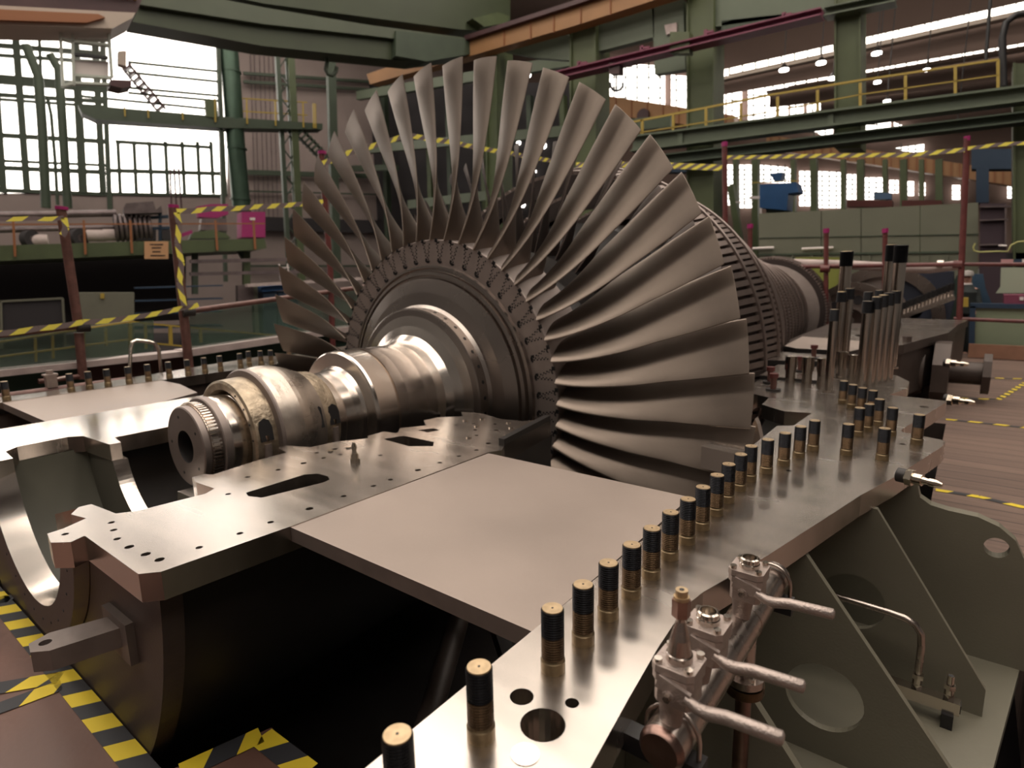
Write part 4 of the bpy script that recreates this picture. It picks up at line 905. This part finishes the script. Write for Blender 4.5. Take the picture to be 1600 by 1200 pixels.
# ---- red tube fence on the right
o = thing('tube_fence', 'red scaffold tube fence behind the turbine on the right', 'fence', on_y(1400, 560, 9))
for p, q, w_ in (((1132, 225), (1136, 600), 8), ((1511, 216), (1493, 636), 9), ((1172, 353), (1171, 600), 7), ((1291, 360), (1290, 600), 7), ((1383, 360), (1380, 600), 7)):
    b = MB(); pt(b, Y9, [p, q], w_, redpole, n=10); part(b, 'tube_post', o)
for p, q, w_ in (((1160, 418), (1500, 413), 6), ((1500, 413), (1640, 413), 6), ((1490, 498), (1640, 504), 6)):
    b = MB(); pt(b, Y9, [p, q], w_, redpole, n=10); part(b, 'tube_rail', o)
for x, y in ((1290, 420), (1172, 415), (1496, 413)): b = MB(); pt(b, Y9, [(x-7, y), (x+7, y)], 12, redpole, .04, n=10); part(b, 'clamp', o)
for x, y in ((1132, 225), (1511, 216), (1172, 353), (1291, 360), (1383, 360)): b = MB(); pt(b, Y9, [(x, y-3), (x, y+4)], 9, magenta, n=10); part(b, 'tube_cap', o)
b = MB(); pt(b, YP(9.2), [(1240, 411), (1330, 414), (1400, 418), (1450, 420), (1500, 414)], 13, whitew, n=12); solid(b, 'wrapped_roll', 'long dusty white roll lying along the red fence rail', 'roll')
b = MB(); pt(b, YP(9.1), [(1464, 412), (1474, 412)], 12, chrome, n=10); solid(b, 'roll_clip', 'grey clip on the dusty white roll', 'clip')
# ---- grey-green panel fence
o = thing('panel_fence', 'long grey-green panel screen behind the red tube fence', 'screen', on_y(1350, 410, 15)); F15 = YP(15.)
xs = [1186, 1284, 1346, 1438, 1505, 1529]; yt = lambda x: 334-(x-1186)*.05
for i in range(5): b = MB(); x0, x1 = xs[i], xs[i+1]; pq(b, F15, [(x0+.6, yt(x0)), (x1-.6, yt(x1)), (x1-.6, 520), (x0+.6, 520)], panel, .12); part(b, 'panel', o)
b = MB(); pb(b, F15, (1186, 372), (1529, 366), 1, green_d, .03, .07); pb(b, F15, (1186, 398), (1505, 394), 3, green_d, .05, .07); part(b, 'panel_joint', o)
for x in (1210, 1240, 1270, 1320, 1360, 1415, 1450, 1480): b = MB(); pb(b, F15, (x, 399), (x, 412), 2, panel, .1, .1); part(b, 'stiffener', o)
for x0, x1, lab in ((1162, 1209, 'left thin white strip light lying in front of the panel screen'), (1253, 1302, 'right thin white strip light lying in front of the panel screen')):
    b = MB(); pt(b, YP(14.86), [(x0, 389), (x1, 387)], 4, white, n=8); solid(b, 'white_tube', lab, 'tube')
b = MB(); pr(b, YP(14.7), 1245, 402, 1318, 540, mat('yellow_green_paint', (.17, .18, .03), .6), .3); solid(b, 'yellow_green_box', 'long yellow-green box at the foot of the panel screen', 'box')
# ---- gear wheels, tarpaulin, far casing
def wheel(px, py, y, r, lab, spokes=0):
    c = on_y(px, py, y); o = thing('gear_wheel', lab, 'wheel', c-Vector((0, 0, r)))
    b = MB(); b.lathe([(r*.80, -.12), (r, -.12), (r, .12), (r*.8, .12), (r*.8, -.12)], disc_m, c, 'y', 64); part(b, 'rim', o)
    b = MB(); b.lathe([(.06, -.08), (r*.3, -.1), (r*.3, .1)], disc_m, c, 'y', 40); b.lathe([(r*.3, -.03), (r*.8, -.03)], rim_m, c, 'y', 40); part(b, 'web', o)
    for i in range(6): a = i*PI/3+.3; b = MB(); p = c+Vector((r*.55*math.cos(a), -.05, r*.55*math.sin(a))); b.cyl(p, p+Vector((0, .04, 0)), r*.12, darkbg, n=14); part(b, 'lightening_hole', o)
wheel(1375, 500, 10.6, 1.05, 'large spoked steel wheel behind the tall studs'); wheel(1330, 500, 10.0, .72, 'smaller steel wheel in front of the large spoked wheel')
b = MB(); pq(b, YP(11.), [(1395, 428), (1410, 422), (1490, 424), (1492, 470), (1480, 520), (1430, 530), (1425, 480)], navy, .9); solid(b, 'tarpaulin', 'dark navy tarpaulin hanging below the dusty white roll', 'tarpaulin')
b = MB(); pq(b, YP(10.8), [(1478, 470), (1495, 430), (1502, 430), (1496, 500), (1478, 500)], mat('dark_green_cloth', (.02, .04, .03), .7), .2); solid(b, 'green_cloth', 'dark green cloth edge between the tarpaulin and the red pole', 'cloth')
o = thing('rear_casing', 'dark cast lower casing of the rear turbine section with a round nozzle', 'turbine casing', (2.7, 6, 0))
rc = [(2.2, 3.2), (2.42, 4.2), (2.56, 4.6), (2.70, 5.3), (2.90, 6.2), (2.97, 7.6), (3.08, 8.5), (2.2, 8.6), (1.9, 7), (1.7, 5), (1.7, 3.3)]
b = MB(); b.plate(rc, [circ(2.2, 5.4, .22, 20), circ(2.1, 4.3, .12, 16)], J-.1, J, steel, rear_m); part(b, 'joint_flange', o)
b = MB(); b.plate([(p[0]-.02, p[1]+.02) for p in rc[:7]]+[(1.2, 8.5), (1.2, 3.3)], [], J-.62, J-.1, rear_m, rear_m); part(b, 'body', o)
b = MB(); b.lathe([(.34, 0), (.34, .25), (.26, .42)], rear_m, (2.3, 5.6, .36), 'x', 32); part(b, 'nozzle_neck', o)
b = MB(); b.lathe([(.02, .3), (.42, .3), (.42, .46), (.02, .46)], rear_m, (2.5, 5.7, .34), 'x', 8, PI/8, 2*PI+PI/8, False); b.cyl((2.9, 6.1, .32), (3.3, 6.1, .32), .14, rear_m, n=20); b.cyl((3.28, 6.1, .32), (3.36, 6.1, .32), .25, rear_m, n=8, smooth=False); part(b, 'pipe_stub', o)
for x, y in ((2.56, 4.9), (2.3, 6.8)): b = MB(); b.cyl((x, y, J), (x, y, J+.06), .05, rear_m, n=6, smooth=False); part(b, 'nut', o)
for i in range(16):
    p = on_y(1400+i*5.7, 496-i*2.2, 9.6); b = MB(); b.cyl(p, p+Vector((0, 0, .10)), .035, steel, n=10); b.cyl(p+Vector((0, 0, .10)), p+Vector((0, 0, .22)), .04, black, n=10); part(b, 'stud', o)
b = MB(); pb(b, YP(9.6), (1390, 502), (1492, 464), 7, steel, .3); part(b, 'far_flange', o)
# ---- counter, board and things on it, right edge
thg('work_counter', 'green counter with dark frame at the right edge behind the red fence', 'counter', [('front_panel', lambda b: pq(b, YP(10.8), [(1525, 480), (1660, 484), (1660, 546), (1523, 538)], glassg, .1, .02)), ('dark_frame', lambda b: [pb(b, YP(10.8), p, q, 7, blue_d, .2, .03) for p, q in (((1516, 477), (1660, 479)), ((1520, 478), (1518, 540)))])])
b = MB(); pq(b, YP(10.5), [(1514, 537), (1660, 543), (1660, 566), (1512, 558)], terra, .06); solid(b, 'skirting_board', 'terracotta kick board standing on the planks below the green counter', 'board')
thg('plum_box', 'plum coloured box lying on the green counter', 'box', [('body', lambda b: pr(b, YP(11.), 1568, 460, 1640, 475, darkmag, .5)), ('white_mark', lambda b: pr(b, YP(11.), 1592, 463, 1598, 468, white, .02, .26))])
b = MB(); pq(b, YP(11.4), [(1564, 418), (1660, 418), (1660, 458), (1556, 458), (1563, 448)], mat('pale_green_sheet', (.30, .33, .25), .6), .04); solid(b, 'pale_sheet', 'large pale green sheet standing on the counter', 'sheet')
b = MB(); pr(b, YP(11.4), 1564, 405, 1583, 411, mat('pink_notice', (.45, .24, .24), .6), .04); pr(b, YP(11.4), 1584, 405, 1597, 411, blue_d, .04); pr(b, YP(11.4), 1597, 405, 1640, 411, white, .04); solid(b, 'notice_strip', 'narrow pink, blue and white notice strip above the pale sheet', 'notice')
b = MB(); pq(b, YP(12.), [(1519, 428), (1536, 428), (1540, 450), (1550, 475), (1520, 475)], mat('dim_blue_plastic', (.02, .05, .09), .6), .3); solid(b, 'blue_bag', 'dim blue shape between the standing person and the pale sheet', 'bag')
b = MB(); pr(b, YP(10.7), 1503.5, 465, 1513, 479, yellow, .2); solid(b, 'yellow_box', 'small yellow box in front of the standing person', 'box')
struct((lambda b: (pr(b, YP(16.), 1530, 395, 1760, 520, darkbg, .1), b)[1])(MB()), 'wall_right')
thg('storage_rack', 'dark storage rack with plum shelves right of the panel screen', 'shelving', [('back', lambda b: pr(b, YP(14.5), 1531, 318, 1572, 560, mat('dark_plum', (.03, .015, .022), .7), .1)), ('frame', lambda b: [pb(b, YP(14.5), p, q, 2, lead, .1, .1) for p, q in (((1531, 345), (1575, 343)), ((1571, 320), (1571, 385)), ((1531, 383), (1572, 382)), ((1531, 324), (1580, 323)))])])
b = MB(); pt(b, YP(13.), [(1524, 380), (1521, 386), (1522, 392), (1530, 394), (1556, 393), (1575, 393), (1580, 383), (1590, 378), (1610, 376)], 2.4, mat('pale_yellow_green_pipe', (.36, .34, .12), .5), n=8); solid(b, 'bent_pipe', 'thin yellow-green bent pipe right of the panel screen', 'pipe')
b = MB(); pt(b, YP(12.9), [(1560, 384), (1573, 384)], 3, white, n=8); solid(b, 'small_lamp', 'small white fitting above the yellow-green bent pipe', 'lamp')
# the distant person
P0_ = on_y(1511, 436, 11.6); pz = P0_.z
def person():
    o = thing('person', 'standing person in a dark jacket with grey cap beside the right red pole', 'person', (P0_.x, 11.6, pz-1.50))
    me = bpy.data.meshes.new('body'); base = Vector((0, 0, 0))
    V = [(0, 0, .82), (0, 0, 1.05), (0, 0, 1.28), (0, -.01, 1.38), (0, -.02, 1.50), (0, -.03, 1.58), (-.16, 0, 1.27), (-.22, -.02, 1.0), (-.20, -.16, .86), (-.19, -.24, .86), (.16, 0, 1.27), (.22, -.02, 1.0), (.20, -.16, .86), (.19, -.24, .86), (-.09, 0, .78), (-.10, -.01, .42), (-.10, .02, .06), (-.10, -.12, .03), (.09, 0, .78), (.10, -.01, .42), (.10, .02, .06), (.10, -.12, .03)]
    E_ = [(0, 1), (1, 2), (2, 3), (3, 4), (4, 5), (2, 6), (6, 7), (7, 8), (8, 9), (2, 10), (10, 11), (11, 12), (12, 13), (0, 14), (14, 15), (15, 16), (16, 17), (0, 18), (18, 19), (19, 20), (20, 21)]
    Rr = [.15, .15, .16, .06, .085, .08, .065, .048, .036, .03, .065, .048, .036, .03, .09, .06, .045, .04, .09, .06, .045, .04]
    me.from_pydata(V, E_, [])
    me.materials.append(skinm); bo = bpy.data.objects.new('body', me); C.objects.link(bo); bo.parent = o
    bo.modifiers.new('skin', 'SKIN'); s_ = bo.modifiers.new('sub', 'SUBSURF'); s_.levels = 2; s_.render_levels = 2
    for i, r in enumerate(Rr): me.skin_vertices[0].data[i].radius = (r, r*.8 if i in (0, 1, 2) else r)
    me.skin_vertices[0].data[0].use_root = True
    b = MB(); b.lathe([(.13, .80), (.19, .84), (.185, 1.1), (.20, 1.25), (.12, 1.36), (.085, 1.40)], cloth, n=20); b.build('jacket', o)
    for s2 in (-1, 1): b = MB(); b.tube([(s2*.14, 0, 1.30), (s2*.23, -.02, 1.0), (s2*.205, -.15, .87)], [.078, .062, .052], cloth, 12); b.build('sleeve', o)
    for s2 in (-1, 1): b = MB(); b.tube([(s2*.08, 0, .86), (s2*.10, -.01, .45), (s2*.10, .01, .07)], [.12, .085, .07], cloth, 12); b.build('trouser_leg', o)
    b = MB(); b.lathe([(.095, 1.395), (.08, 1.425)], white, (0, -.015, 0), n=16); b.build('collar', o)
    b = MB(); b.lathe([(.098, 1.56), (.10, 1.60), (.085, 1.65), (.0, 1.67)], hairg, (0, -.02, 0), n=18); b.plate([(-.07, -.1), (.07, -.1), (.05, -.17), (-.05, -.17)], [], 1.565, 1.575, hairg); b.build('cap', o)
    b = MB(); b.box((-.04, -.118, 1.53), (-.02, -.108, 1.54), black); b.box((.02, -.118, 1.53), (.04, -.108, 1.54), black); b.bar((0, -.105, 1.53), (0, -.128, 1.50), .02, .02, skinm); b.box((-.022, -.114, 1.465), (.022, -.106, 1.472), brownred); b.build('face_features', o)
    for s2 in (-1, 1):
        for k, ln in enumerate((.05, .06, .065, .055)):
            b = MB(); x = s2*(.19-.008); b.tube([(x+(-.024+.016*k), -.25, .86), (x+(-.024+.016*k), -.25-ln*.6, .855), (x+(-.024+.016*k), -.25-ln*.8, .835)], .008, skinm, 6); b.build('finger', o)
        b = MB(); b.tube([(s2*.155, -.22, .865), (s2*.135, -.26, .86)], .009, skinm, 6); b.build('thumb', o)
person()
# ---- right half of the hall: columns, girders, crane runway
R16 = YP(16.); R20 = YP(20.)
def column(x0, x1, y0, y1, pl, mt, lab, side=0):
    o = thing('steel_column', lab, 'column', on_p((x0+x1)/2, y1, pl)); 
    b = MB(); pr(b, pl, x0, y0, x1, y1, mt, .9, -.4); part(b, 'shaft', o)
    b = MB(); pb(b, pl, (x0+1.5, y0), (x0+1.5, y1), 3, mt, .12, .08); pb(b, pl, (x1-1.5, y0), (x1-1.5, y1), 3, mt, .12, .08); part(b, 'flange', o); return o
column(1075, 1117, -20, 590, R16, olive_l, 'light green column just right of the blades, upper part in front of bright windows')
column(1305, 1346, -20, 232, R16, olive_l, 'light green column under the end of the plum beam')
column(893, 934, 30, 590, R16, olive_l, 'green column behind the upper right blades')
column(762, 780, 60, 590, R16, green, 'dark green column seen between the top blades')
column(1583, 1625, 100, 590, R16, olive_l, 'green column at the right edge of the photo')
def girder(p0, p1, w_, pl, mt, name, lab, flw=3, cat='beam', off=0):
    o = thing(name, lab, cat, on_p((p0[0]+p1[0])/2, (p0[1]+p1[1])/2, pl)); b = MB(); pb(b, pl, p0, p1, w_, mt, .12, off); part(b, 'web', o)
    for s_ in (-1, 1): b = MB(); pb(b, pl, (p0[0], p0[1]+s_*w_/2), (p1[0], p1[1]+s_*w_/2), flw, mt, .5, off); part(b, 'flange', o)
    return o
R15 = YP(15.4)
g = girder((990, 226), (1660, 141), 22, R15, green_l, 'crane_runway_girder', 'grey-green horizontal girder with yellow railing above it on the right')
for x in (1065, 1299): b = MB(); pb(b, R15, (x, 226-(x-990)*.127-10), (x, 226-(x-990)*.127+10), 8, green_l, .05, .1); part(b, 'splice_plate', g)
girder((1000, 255), (1660, 178), 14, R15, green_d, 'lower_girder', 'darker lower girder running below the girder with the yellow railing', 2)
o = thing('girder_railing', 'yellow railing standing on the grey-green girder', 'railing', on_p(1300, 160, R15))
for pts, w_ in (([(980, 195), (1100, 172), (1200, 152), (1350, 128), (1560, 97)], 3), ([(980, 213), (1200, 178), (1350, 150), (1560, 121)], 1.6)):
    b = MB(); [pb(b, R15, pts[i], pts[i+1], w_, yellow, .05, .2) for i in range(len(pts)-1)]; part(b, 'hand_rail', o)
for x in (1008, 1056, 1107, 1161, 1218, 1280, 1346, 1416, 1493, 1559):
    yb = 215-(x-990)*.127; yt_ = 193-(x-980)*.165; b = MB(); pb(b, R15, (x, yt_), (x, yb), 4, yellow, .05, .2); part(b, 'rail_post', o)
girder((865, 122), (1285, 22), 10, YP(15.), darkmag, 'plum_beam', 'plum painted monorail beam slanting across the top right', 2)
for x, y in ((905, 96), (1003, 72), (1103, 47), (1225, 20)): b = MB(); pb(b, YP(15.), (x, y), (x, y+14), 5, darkmag, .1); pb(b, YP(15.), (x, y+4), (x+12, y+2), 3, darkmag, .1); solid(b, 'beam_hanger', 'plum hanger above the plum beam, %s' % {905: 'nearest the blades', 1003: 'second from the blades', 1103: 'third from the blades', 1225: 'nearest the beam end'}[x], 'hanger')
o = thing('orange_crane_runway', 'orange box girder of the crane runway at the top behind the blades', 'beam', on_p(800, 60, R16))
b = MB(); pq(b, YP(15.6), [(580, 118), (735, 66), (900, 14), (1080, -44), (1080, -12), (900, 45), (735, 92), (585, 134)], orange, .5); part(b, 'web', o)
b = MB(); pq(b, YP(15.5), [(735, 60), (900, 8), (1080, -52), (1080, -44), (900, 15), (735, 67)], brownred, .7); part(b, 'rail_flange', o)
for x, y0, y1 in ((836, 35, 65), (872, 23, 55), (914, 10, 41), (960, -4, 28), (795, 48, 74)): b = MB(); pb(b, YP(15.6), (x, y0), (x, y1), 1.6, orange_d, .05, .27); part(b, 'web_stiffener', o)
for pts, mt, lab in (([(790, 82), (885, 52), (895, 60), (895, 96), (840, 92)], green_l, 'grey-green bracket plate under the orange crane runway, left'), ([(938, 40), (1025, 15), (1025, 60), (938, 82)], green_l, 'grey-green boxed plate right of the upper green column'),
                     ([(1022, 12), (1070, 2), (1074, 110), (1026, 118)], green_l, 'grey-green cabinet hanging left of the light green column'), ([(1115, -20), (1400, -60), (1400, -20), (1290, 20), (1115, 45)], green_l, 'broad grey-green plate girder at the top right edge'),
                     ([(1130, 35), (1290, 18), (1290, 28), (1130, 62)], green_d, 'dark beam behind the plum beam')):
    b = MB(); pq(b, YP(16.2), pts, mt, .3); solid(b, 'plate_girder', lab, 'girder')
girder((1290, 22), (1400, 0), 12, YP(15.8), green_l, 'top_beam', 'grey-green beam at the top edge right of the plum beam', 2)
b = MB(); pr(b, YP(15.), 1050, 85, 1080, 52, olive_l, .3); solid(b, 'junction_box', 'light green box on the left side of the light green column', 'box')
thg('white_panel_box', 'small pink-white panel on the hanging grey-green cabinet', 'box', [('plate', lambda b: pq(b, YP(16.02), [(1039, 40), (1058, 36), (1058, 50), (1042, 55)], whitew, .1))])
for p, q, w_, mt, lab, pl in (((560, 150), (895, 95), 14, green_l, 'grey-green girder behind the blade tips, upper', R20), ((560, 235), (1050, 190), 14, green_l, 'grey-green girder behind the blades, lower', R20), ((480, 265), (620, 262), 8, green_d, 'short dark green beam left of the red post', R20),
                         ((640, 320), (900, 290), 14, green_l, 'grey-green girder low behind the blades', R20)):
    b = MB(); pb(b, pl, p, q, w_, mt, .3); solid(b, 'cross_girder', lab, 'beam')
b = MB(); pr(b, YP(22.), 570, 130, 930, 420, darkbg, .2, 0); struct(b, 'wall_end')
for i, (x0, x1, y0, y1) in enumerate(((600, 612, 130, 545), (668, 682, 120, 545), (700, 712, 110, 545), (750, 768, 100, 545), (828, 838, 150, 545), (880, 888, 150, 545))):
    b = MB(); pb(b, YP(21.), (x0, y0), (x1, y1), 8, (green_d, green)[i % 2], .3); solid(b, 'background_post', 'dim green post behind the blades, %s from the left' % ('first', 'second', 'third', 'fourth', 'fifth', 'sixth')[i], 'post')
for i, (x, y, r_) in enumerate(((728, 222, 4), (797, 222, 3), (810, 223, 3.5), (843, 226, 5), (850, 228, 4), (960, 250, 5), (955, 254, 6), (835, 268, 3), (944, 285, 4), (936, 302, 4), (1008, 290, 4), (1020, 277, 4), (1020, 290, 3.5), (715, 105, 3), (819, 116, 5), (826, 117, 4), (873, 133, 2.5), (738, 57, 4), (817, 320, 4), (831, 292, 3))):
    b = MB(); c = on_y(x, y, 21.86); m = mpp(c); b.cyl(c, c+Vector((0, .03, 0)), r_*m, glow_m, n=12); solid(b, 'daylight_speck', 'small glowing speck of window seen between the blades', 'lamp', 'distant window specks seen between the blades')  # glowing discs added on the end wall for specks of window
# crane bridges further back
def ribbed(pl, pts_top, h0, h1, n, lab):
    (x0, y0), (x1, y1) = pts_top; o = thing('orange_crane_bridge', lab, 'crane', on_p((x0+x1)/2, (y0+y1)/2+h0, pl)); b = MB(); pq(b, pl, [(x0, y0), (x1, y1), (x1, y1+h1), (x0, y0+h0)], orange, .6); part(b, 'web', o)
    for i in range(n):
        t = (i+.5)/n; x = x0+(x1-x0)*t; y = y0+(y1-y0)*t; h = h0+(h1-h0)*t; b = MB(); pb(b, pl, (x, y), (x, y+h), 1.6, orange_d, .1, .32); part(b, 'stiffener', o)
R30 = YP(27.5)
ribbed(R30, ((930, 148), (1150, 182)), 30, 24, 9, 'orange ribbed crane bridge right of the blade tips')
ribbed(R30, ((1200, 212), (1600, 272)), 22, 22, 30, 'long orange ribbed crane bridge below the dark girder')
b = MB(); b.cyl(on_y(1004, 180, 27), on_y(1004, 180, 27)+Vector((0, .3, 0)), .33, brownred, n=18); solid(b, 'crane_drum', 'dark red round drum on the orange ribbed bridge', 'drum')
thg('blue_press', 'blue column press with wide head behind the third right blade', 'machine', [('column', lambda b: pr(b, YP(19.), 1080, 268, 1101, 565, blue, .6)), ('head', lambda b: pr(b, YP(19.), 1028, 262, 1120, 271, blue_d, .6, .1))])
thg('blue_machine', 'bright blue machine standing above the grey-green panel screen', 'machine', [('body', lambda b: pq(b, R20, [(1192, 290), (1248, 287), (1252, 302), (1236, 304), (1234, 330), (1192, 326)], blue, .8)), ('stand', lambda b: pr(b, R20, 1200, 326, 1230, 555, green_d, .5)), ('turret', lambda b: pq(b, R20, [(1205, 272), (1225, 270), (1222, 283), (1212, 284)], blue, .4)), ('rail', lambda b: pb(b, R20, (1178, 287), (1250, 284), 1.6, yellow, .05, .3))])
thg('blue_gantry', 'dark blue machine column behind the right red pole', 'machine', [('head', lambda b: pr(b, R20, 1518, 235, 1582, 266, blue_d, .6)), ('column', lambda b: pr(b, R20, 1525, 264, 1545, 318, blue_d, .6))])
b = MB(); pr(b, R20, 1366, 302, 1393, 312, mat('slate_blue', (.06, .11, .19), .6), .3); pr(b, R20, 1375, 312, 1385, 555, green_d, .3); b2 = b; solid(b, 'blue_box', 'slate blue box above the panel screen right of the blue machine', 'box')
for x0, x1, lab in ((1325, 1395, 'left dark red beam lying on top of the panel screen'), (1410, 1472, 'right dark red beam lying on top of the panel screen')):
    b = MB(); pr(b, YP(18.), x0, 314, x1, 324, mat('dull_red', (.13, .035, .03), .6), .4); solid(b, 'red_beam', lab, 'beam')
for i, x in enumerate((1150, 1181, 1240, 1272, 1318, 1345, 1383, 1412, 1440, 1467)):
    b = MB(); pb(b, YP(24.), (x, 250), (x+(1 if i % 3 else 3), 535), 9 if i % 2 else 6, (olive_l, green)[i % 2], .4); solid(b, 'far_column', 'green column in the far window row, %s from the left' % ('first', 'second', 'third', 'fourth', 'fifth', 'sixth', 'seventh', 'eighth', 'ninth', 'tenth')[i], 'column')
for p, q, lab in (((1142, 290), (1160, 400), 'slanting green brace right of the tallest right blades'), ((1115, 300), (1128, 380), 'slanting dark green brace behind the tall red pole')):
    b = MB(); pb(b, YP(23.), p, q, 9, green, .3); solid(b, 'brace', lab, 'brace')
thg('white_stairs', 'white stair landing left of the bright blue machine', 'stair', [('landing', lambda b: pr(b, YP(22.), 1172, 307, 1191, 311, white, .3)), ('post', lambda b: pb(b, YP(22.), (1189, 300), (1188, 545), 2, white, .1)), ('handrail', lambda b: pb(b, YP(22.), (1150, 316), (1176, 314), 1.5, white, .1))])
# far glazed wall
b = MB(); W = YP(29.)
pr(b, W, 560, -60, 1900, 420, ceilm, .3, -.3); struct(b, 'wall_far')
wins = [((935, 98), (1040, 104), (1040, 170), (935, 148)), ((1050, 118), (1076, 120), (1076, 172), (1050, 168)), ((1116, 114), (1134, 118), (1134, 182), (1116, 180)), ((1137, 118), (1160, 122), (1160, 186), (1137, 183)), ((1170, 126), (1232, 132), (1232, 188), (1170, 188)), ((1236, 144), (1256, 146), (1256, 182), (1236, 182)), ((1262, 150), (1306, 160), (1306, 176), (1262, 178)),
        ((1264, 202), (1302, 200), (1302, 214), (1290, 214)), ((1344, 190), (1392, 188), (1392, 212), (1346, 214)), ((1397, 192), (1420, 200), (1420, 206), (1399, 208)), ((1400, 232), (1444, 226), (1444, 240), (1410, 236)),
        ((1096, 256), (1132, 262), (1132, 300), (1096, 318)), ((1136, 258), (1148, 258), (1148, 322), (1136, 320)), ((1156, 258), (1176, 258), (1176, 325), (1156, 325)), ((1186, 258), (1232, 262), (1232, 286), (1186, 286)), ((1234, 264), (1240, 264), (1240, 286), (1234, 286)), ((1250, 268), (1268, 268), (1268, 322), (1250, 322)), ((1277, 268), (1314, 270), (1314, 325), (1277, 325)), ((1324, 273), (1338, 273), (1338, 312), (1324, 312)),
        ((1350, 278), (1380, 278), (1380, 312), (1350, 312)), ((1390, 282), (1404, 282), (1404, 302), (1390, 302)), ((1409, 284), (1428, 284), (1428, 306), (1409, 306)), ((1436, 286), (1446, 286), (1446, 306), (1436, 306)), ((1488, 290), (1500, 290), (1500, 312), (1488, 312)), ((1574, 290), (1583, 290), (1583, 310), (1574, 310))]
for i, pts in enumerate(wins):
    b = MB(); pq(b, W, pts, glasswin, .03, .1); g = tag(b.build('window_%d' % (i+3)), None, None, None, 'structure'); f = MB()
    x0, x1 = min(p[0] for p in pts), max(p[0] for p in pts); y0, y1 = min(p[1] for p in pts), max(p[1] for p in pts)
    y = y0+8
    while y < y1-3: pb(f, W, (x0, y), (x1, y+.5), 1.5 if y0 > 220 else 1, green_d, .1, .2); y += 7.5 if y0 > 220 else 16
    x = x0+9
    while x < x1-3: pb(f, W, (x, y0), (x, y1), 1.3, green_d, .1, .2); x += 11 if y0 > 220 else 18
    if f.v: f.build('glazing_bars', g)
# sloping roof bays on the right with glazed strips
for k, (pa, pb_) in enumerate((((1110, 118), (1720, -18)), ((1200, 136), (1720, 46)), ((1280, 150), (1720, 88)))):
    W2 = YP(24.+1.5*k)
    b = MB(); pb(b, W2, (pa[0], pa[1]), pb_, 9-2*k, skyl, .05); g = tag(b.build('window_%d' % (40+k)), None, None, None, 'structure')
    f = MB(); n = 30
    for i in range(n): t = (i+.5)/n; x = pa[0]+(pb_[0]-pa[0])*t; y = pa[1]+(pb_[1]-pa[1])*t; pb(f, W2, (x, y-5), (x, y+5), 1.6, green_d, .1, .06)
    f.build('glazing_bars', g)
    b = MB(); pb(b, W2, (pa[0], pa[1]+12-2*k), (pb_[0], pb_[1]+15-3*k), 5-k, beige if k < 2 else lead, .4, .1); solid(b, 'roof_truss', 'beige roof truss chord under the %s glazed roof strip' % ('uppermost', 'middle', 'lowest')[k], 'truss')
    b = MB(); q0 = (pa[0], pa[1]+5); 
    pq(b, W2, [(pa[0], pa[1]+4), (pb_[0], pb_[1]+4), (pb_[0], pb_[1]+60), (pa[0], pa[1]+30)], ceilm, .1, -.3); tag(b.build('trim_%d' % (k+1)), None, None, None, 'structure')
for i, (x, y) in enumerate(((1330, 53), (1370, 82), (1283, 97), (1225, 108), (1302, 121), (1371, 127), (1386, 157), (1496, 190), (1448, 108))):
    o = thing('hall_lamp', 'glowing hall lamp hanging under the right-hand roof bays', 'lamp', on_y(x, y, 22.), 'hall lamps under the roof'); c = on_y(x, y, 22.); m = mpp(c); s_ = 1. if i < 5 else .7
    b = MB(); b.cyl(c, c-Vector((0, 0, .06)), 7*m*s_, glow_m, n=16); part(b, 'lamp_glass', o); b = MB(); b.cyl(c, c+Vector((0, 0, 7*m*s_)), 7.4*m*s_, dark, r2=2.5*m*s_, n=14); part(b, 'lamp_shade', o); b = MB(); b.cyl(c+Vector((0, 0, 6*m*s_)), Vector((c.x, c.y, 16.0)), .02, dark, n=6); part(b, 'lamp_cord', o)
for p, q, lab in (((1565, 130), (1566, 20), 'thick dark pipe at the right edge beside the yellow railing'), ((1548, -10), (1540, 100), 'thin dark pipe rising beside the thick dark pipe')):
    b = MB(); pt(b, R15, [(p[0], p[1]), q] if p[0] == 1548 else [(1568, 135), (1566, 60), (1572, 35), (1590, 22), (1620, 18)], 5 if p[0] == 1548 else 10, black, n=10); solid(b, 'dark_pipe', lab, 'pipe')
# unseen roof glazing, added overhead to brighten and mirror in the machined flanges
for i, y in enumerate((-9, -3, 3, 9, 15)):
    b = MB(); b.box((-26, y-1.5, 15.9), (14, y+1.5, 15.93), skyl); tag(b.build('window_%d' % (50+i)), None, None, None, 'structure')
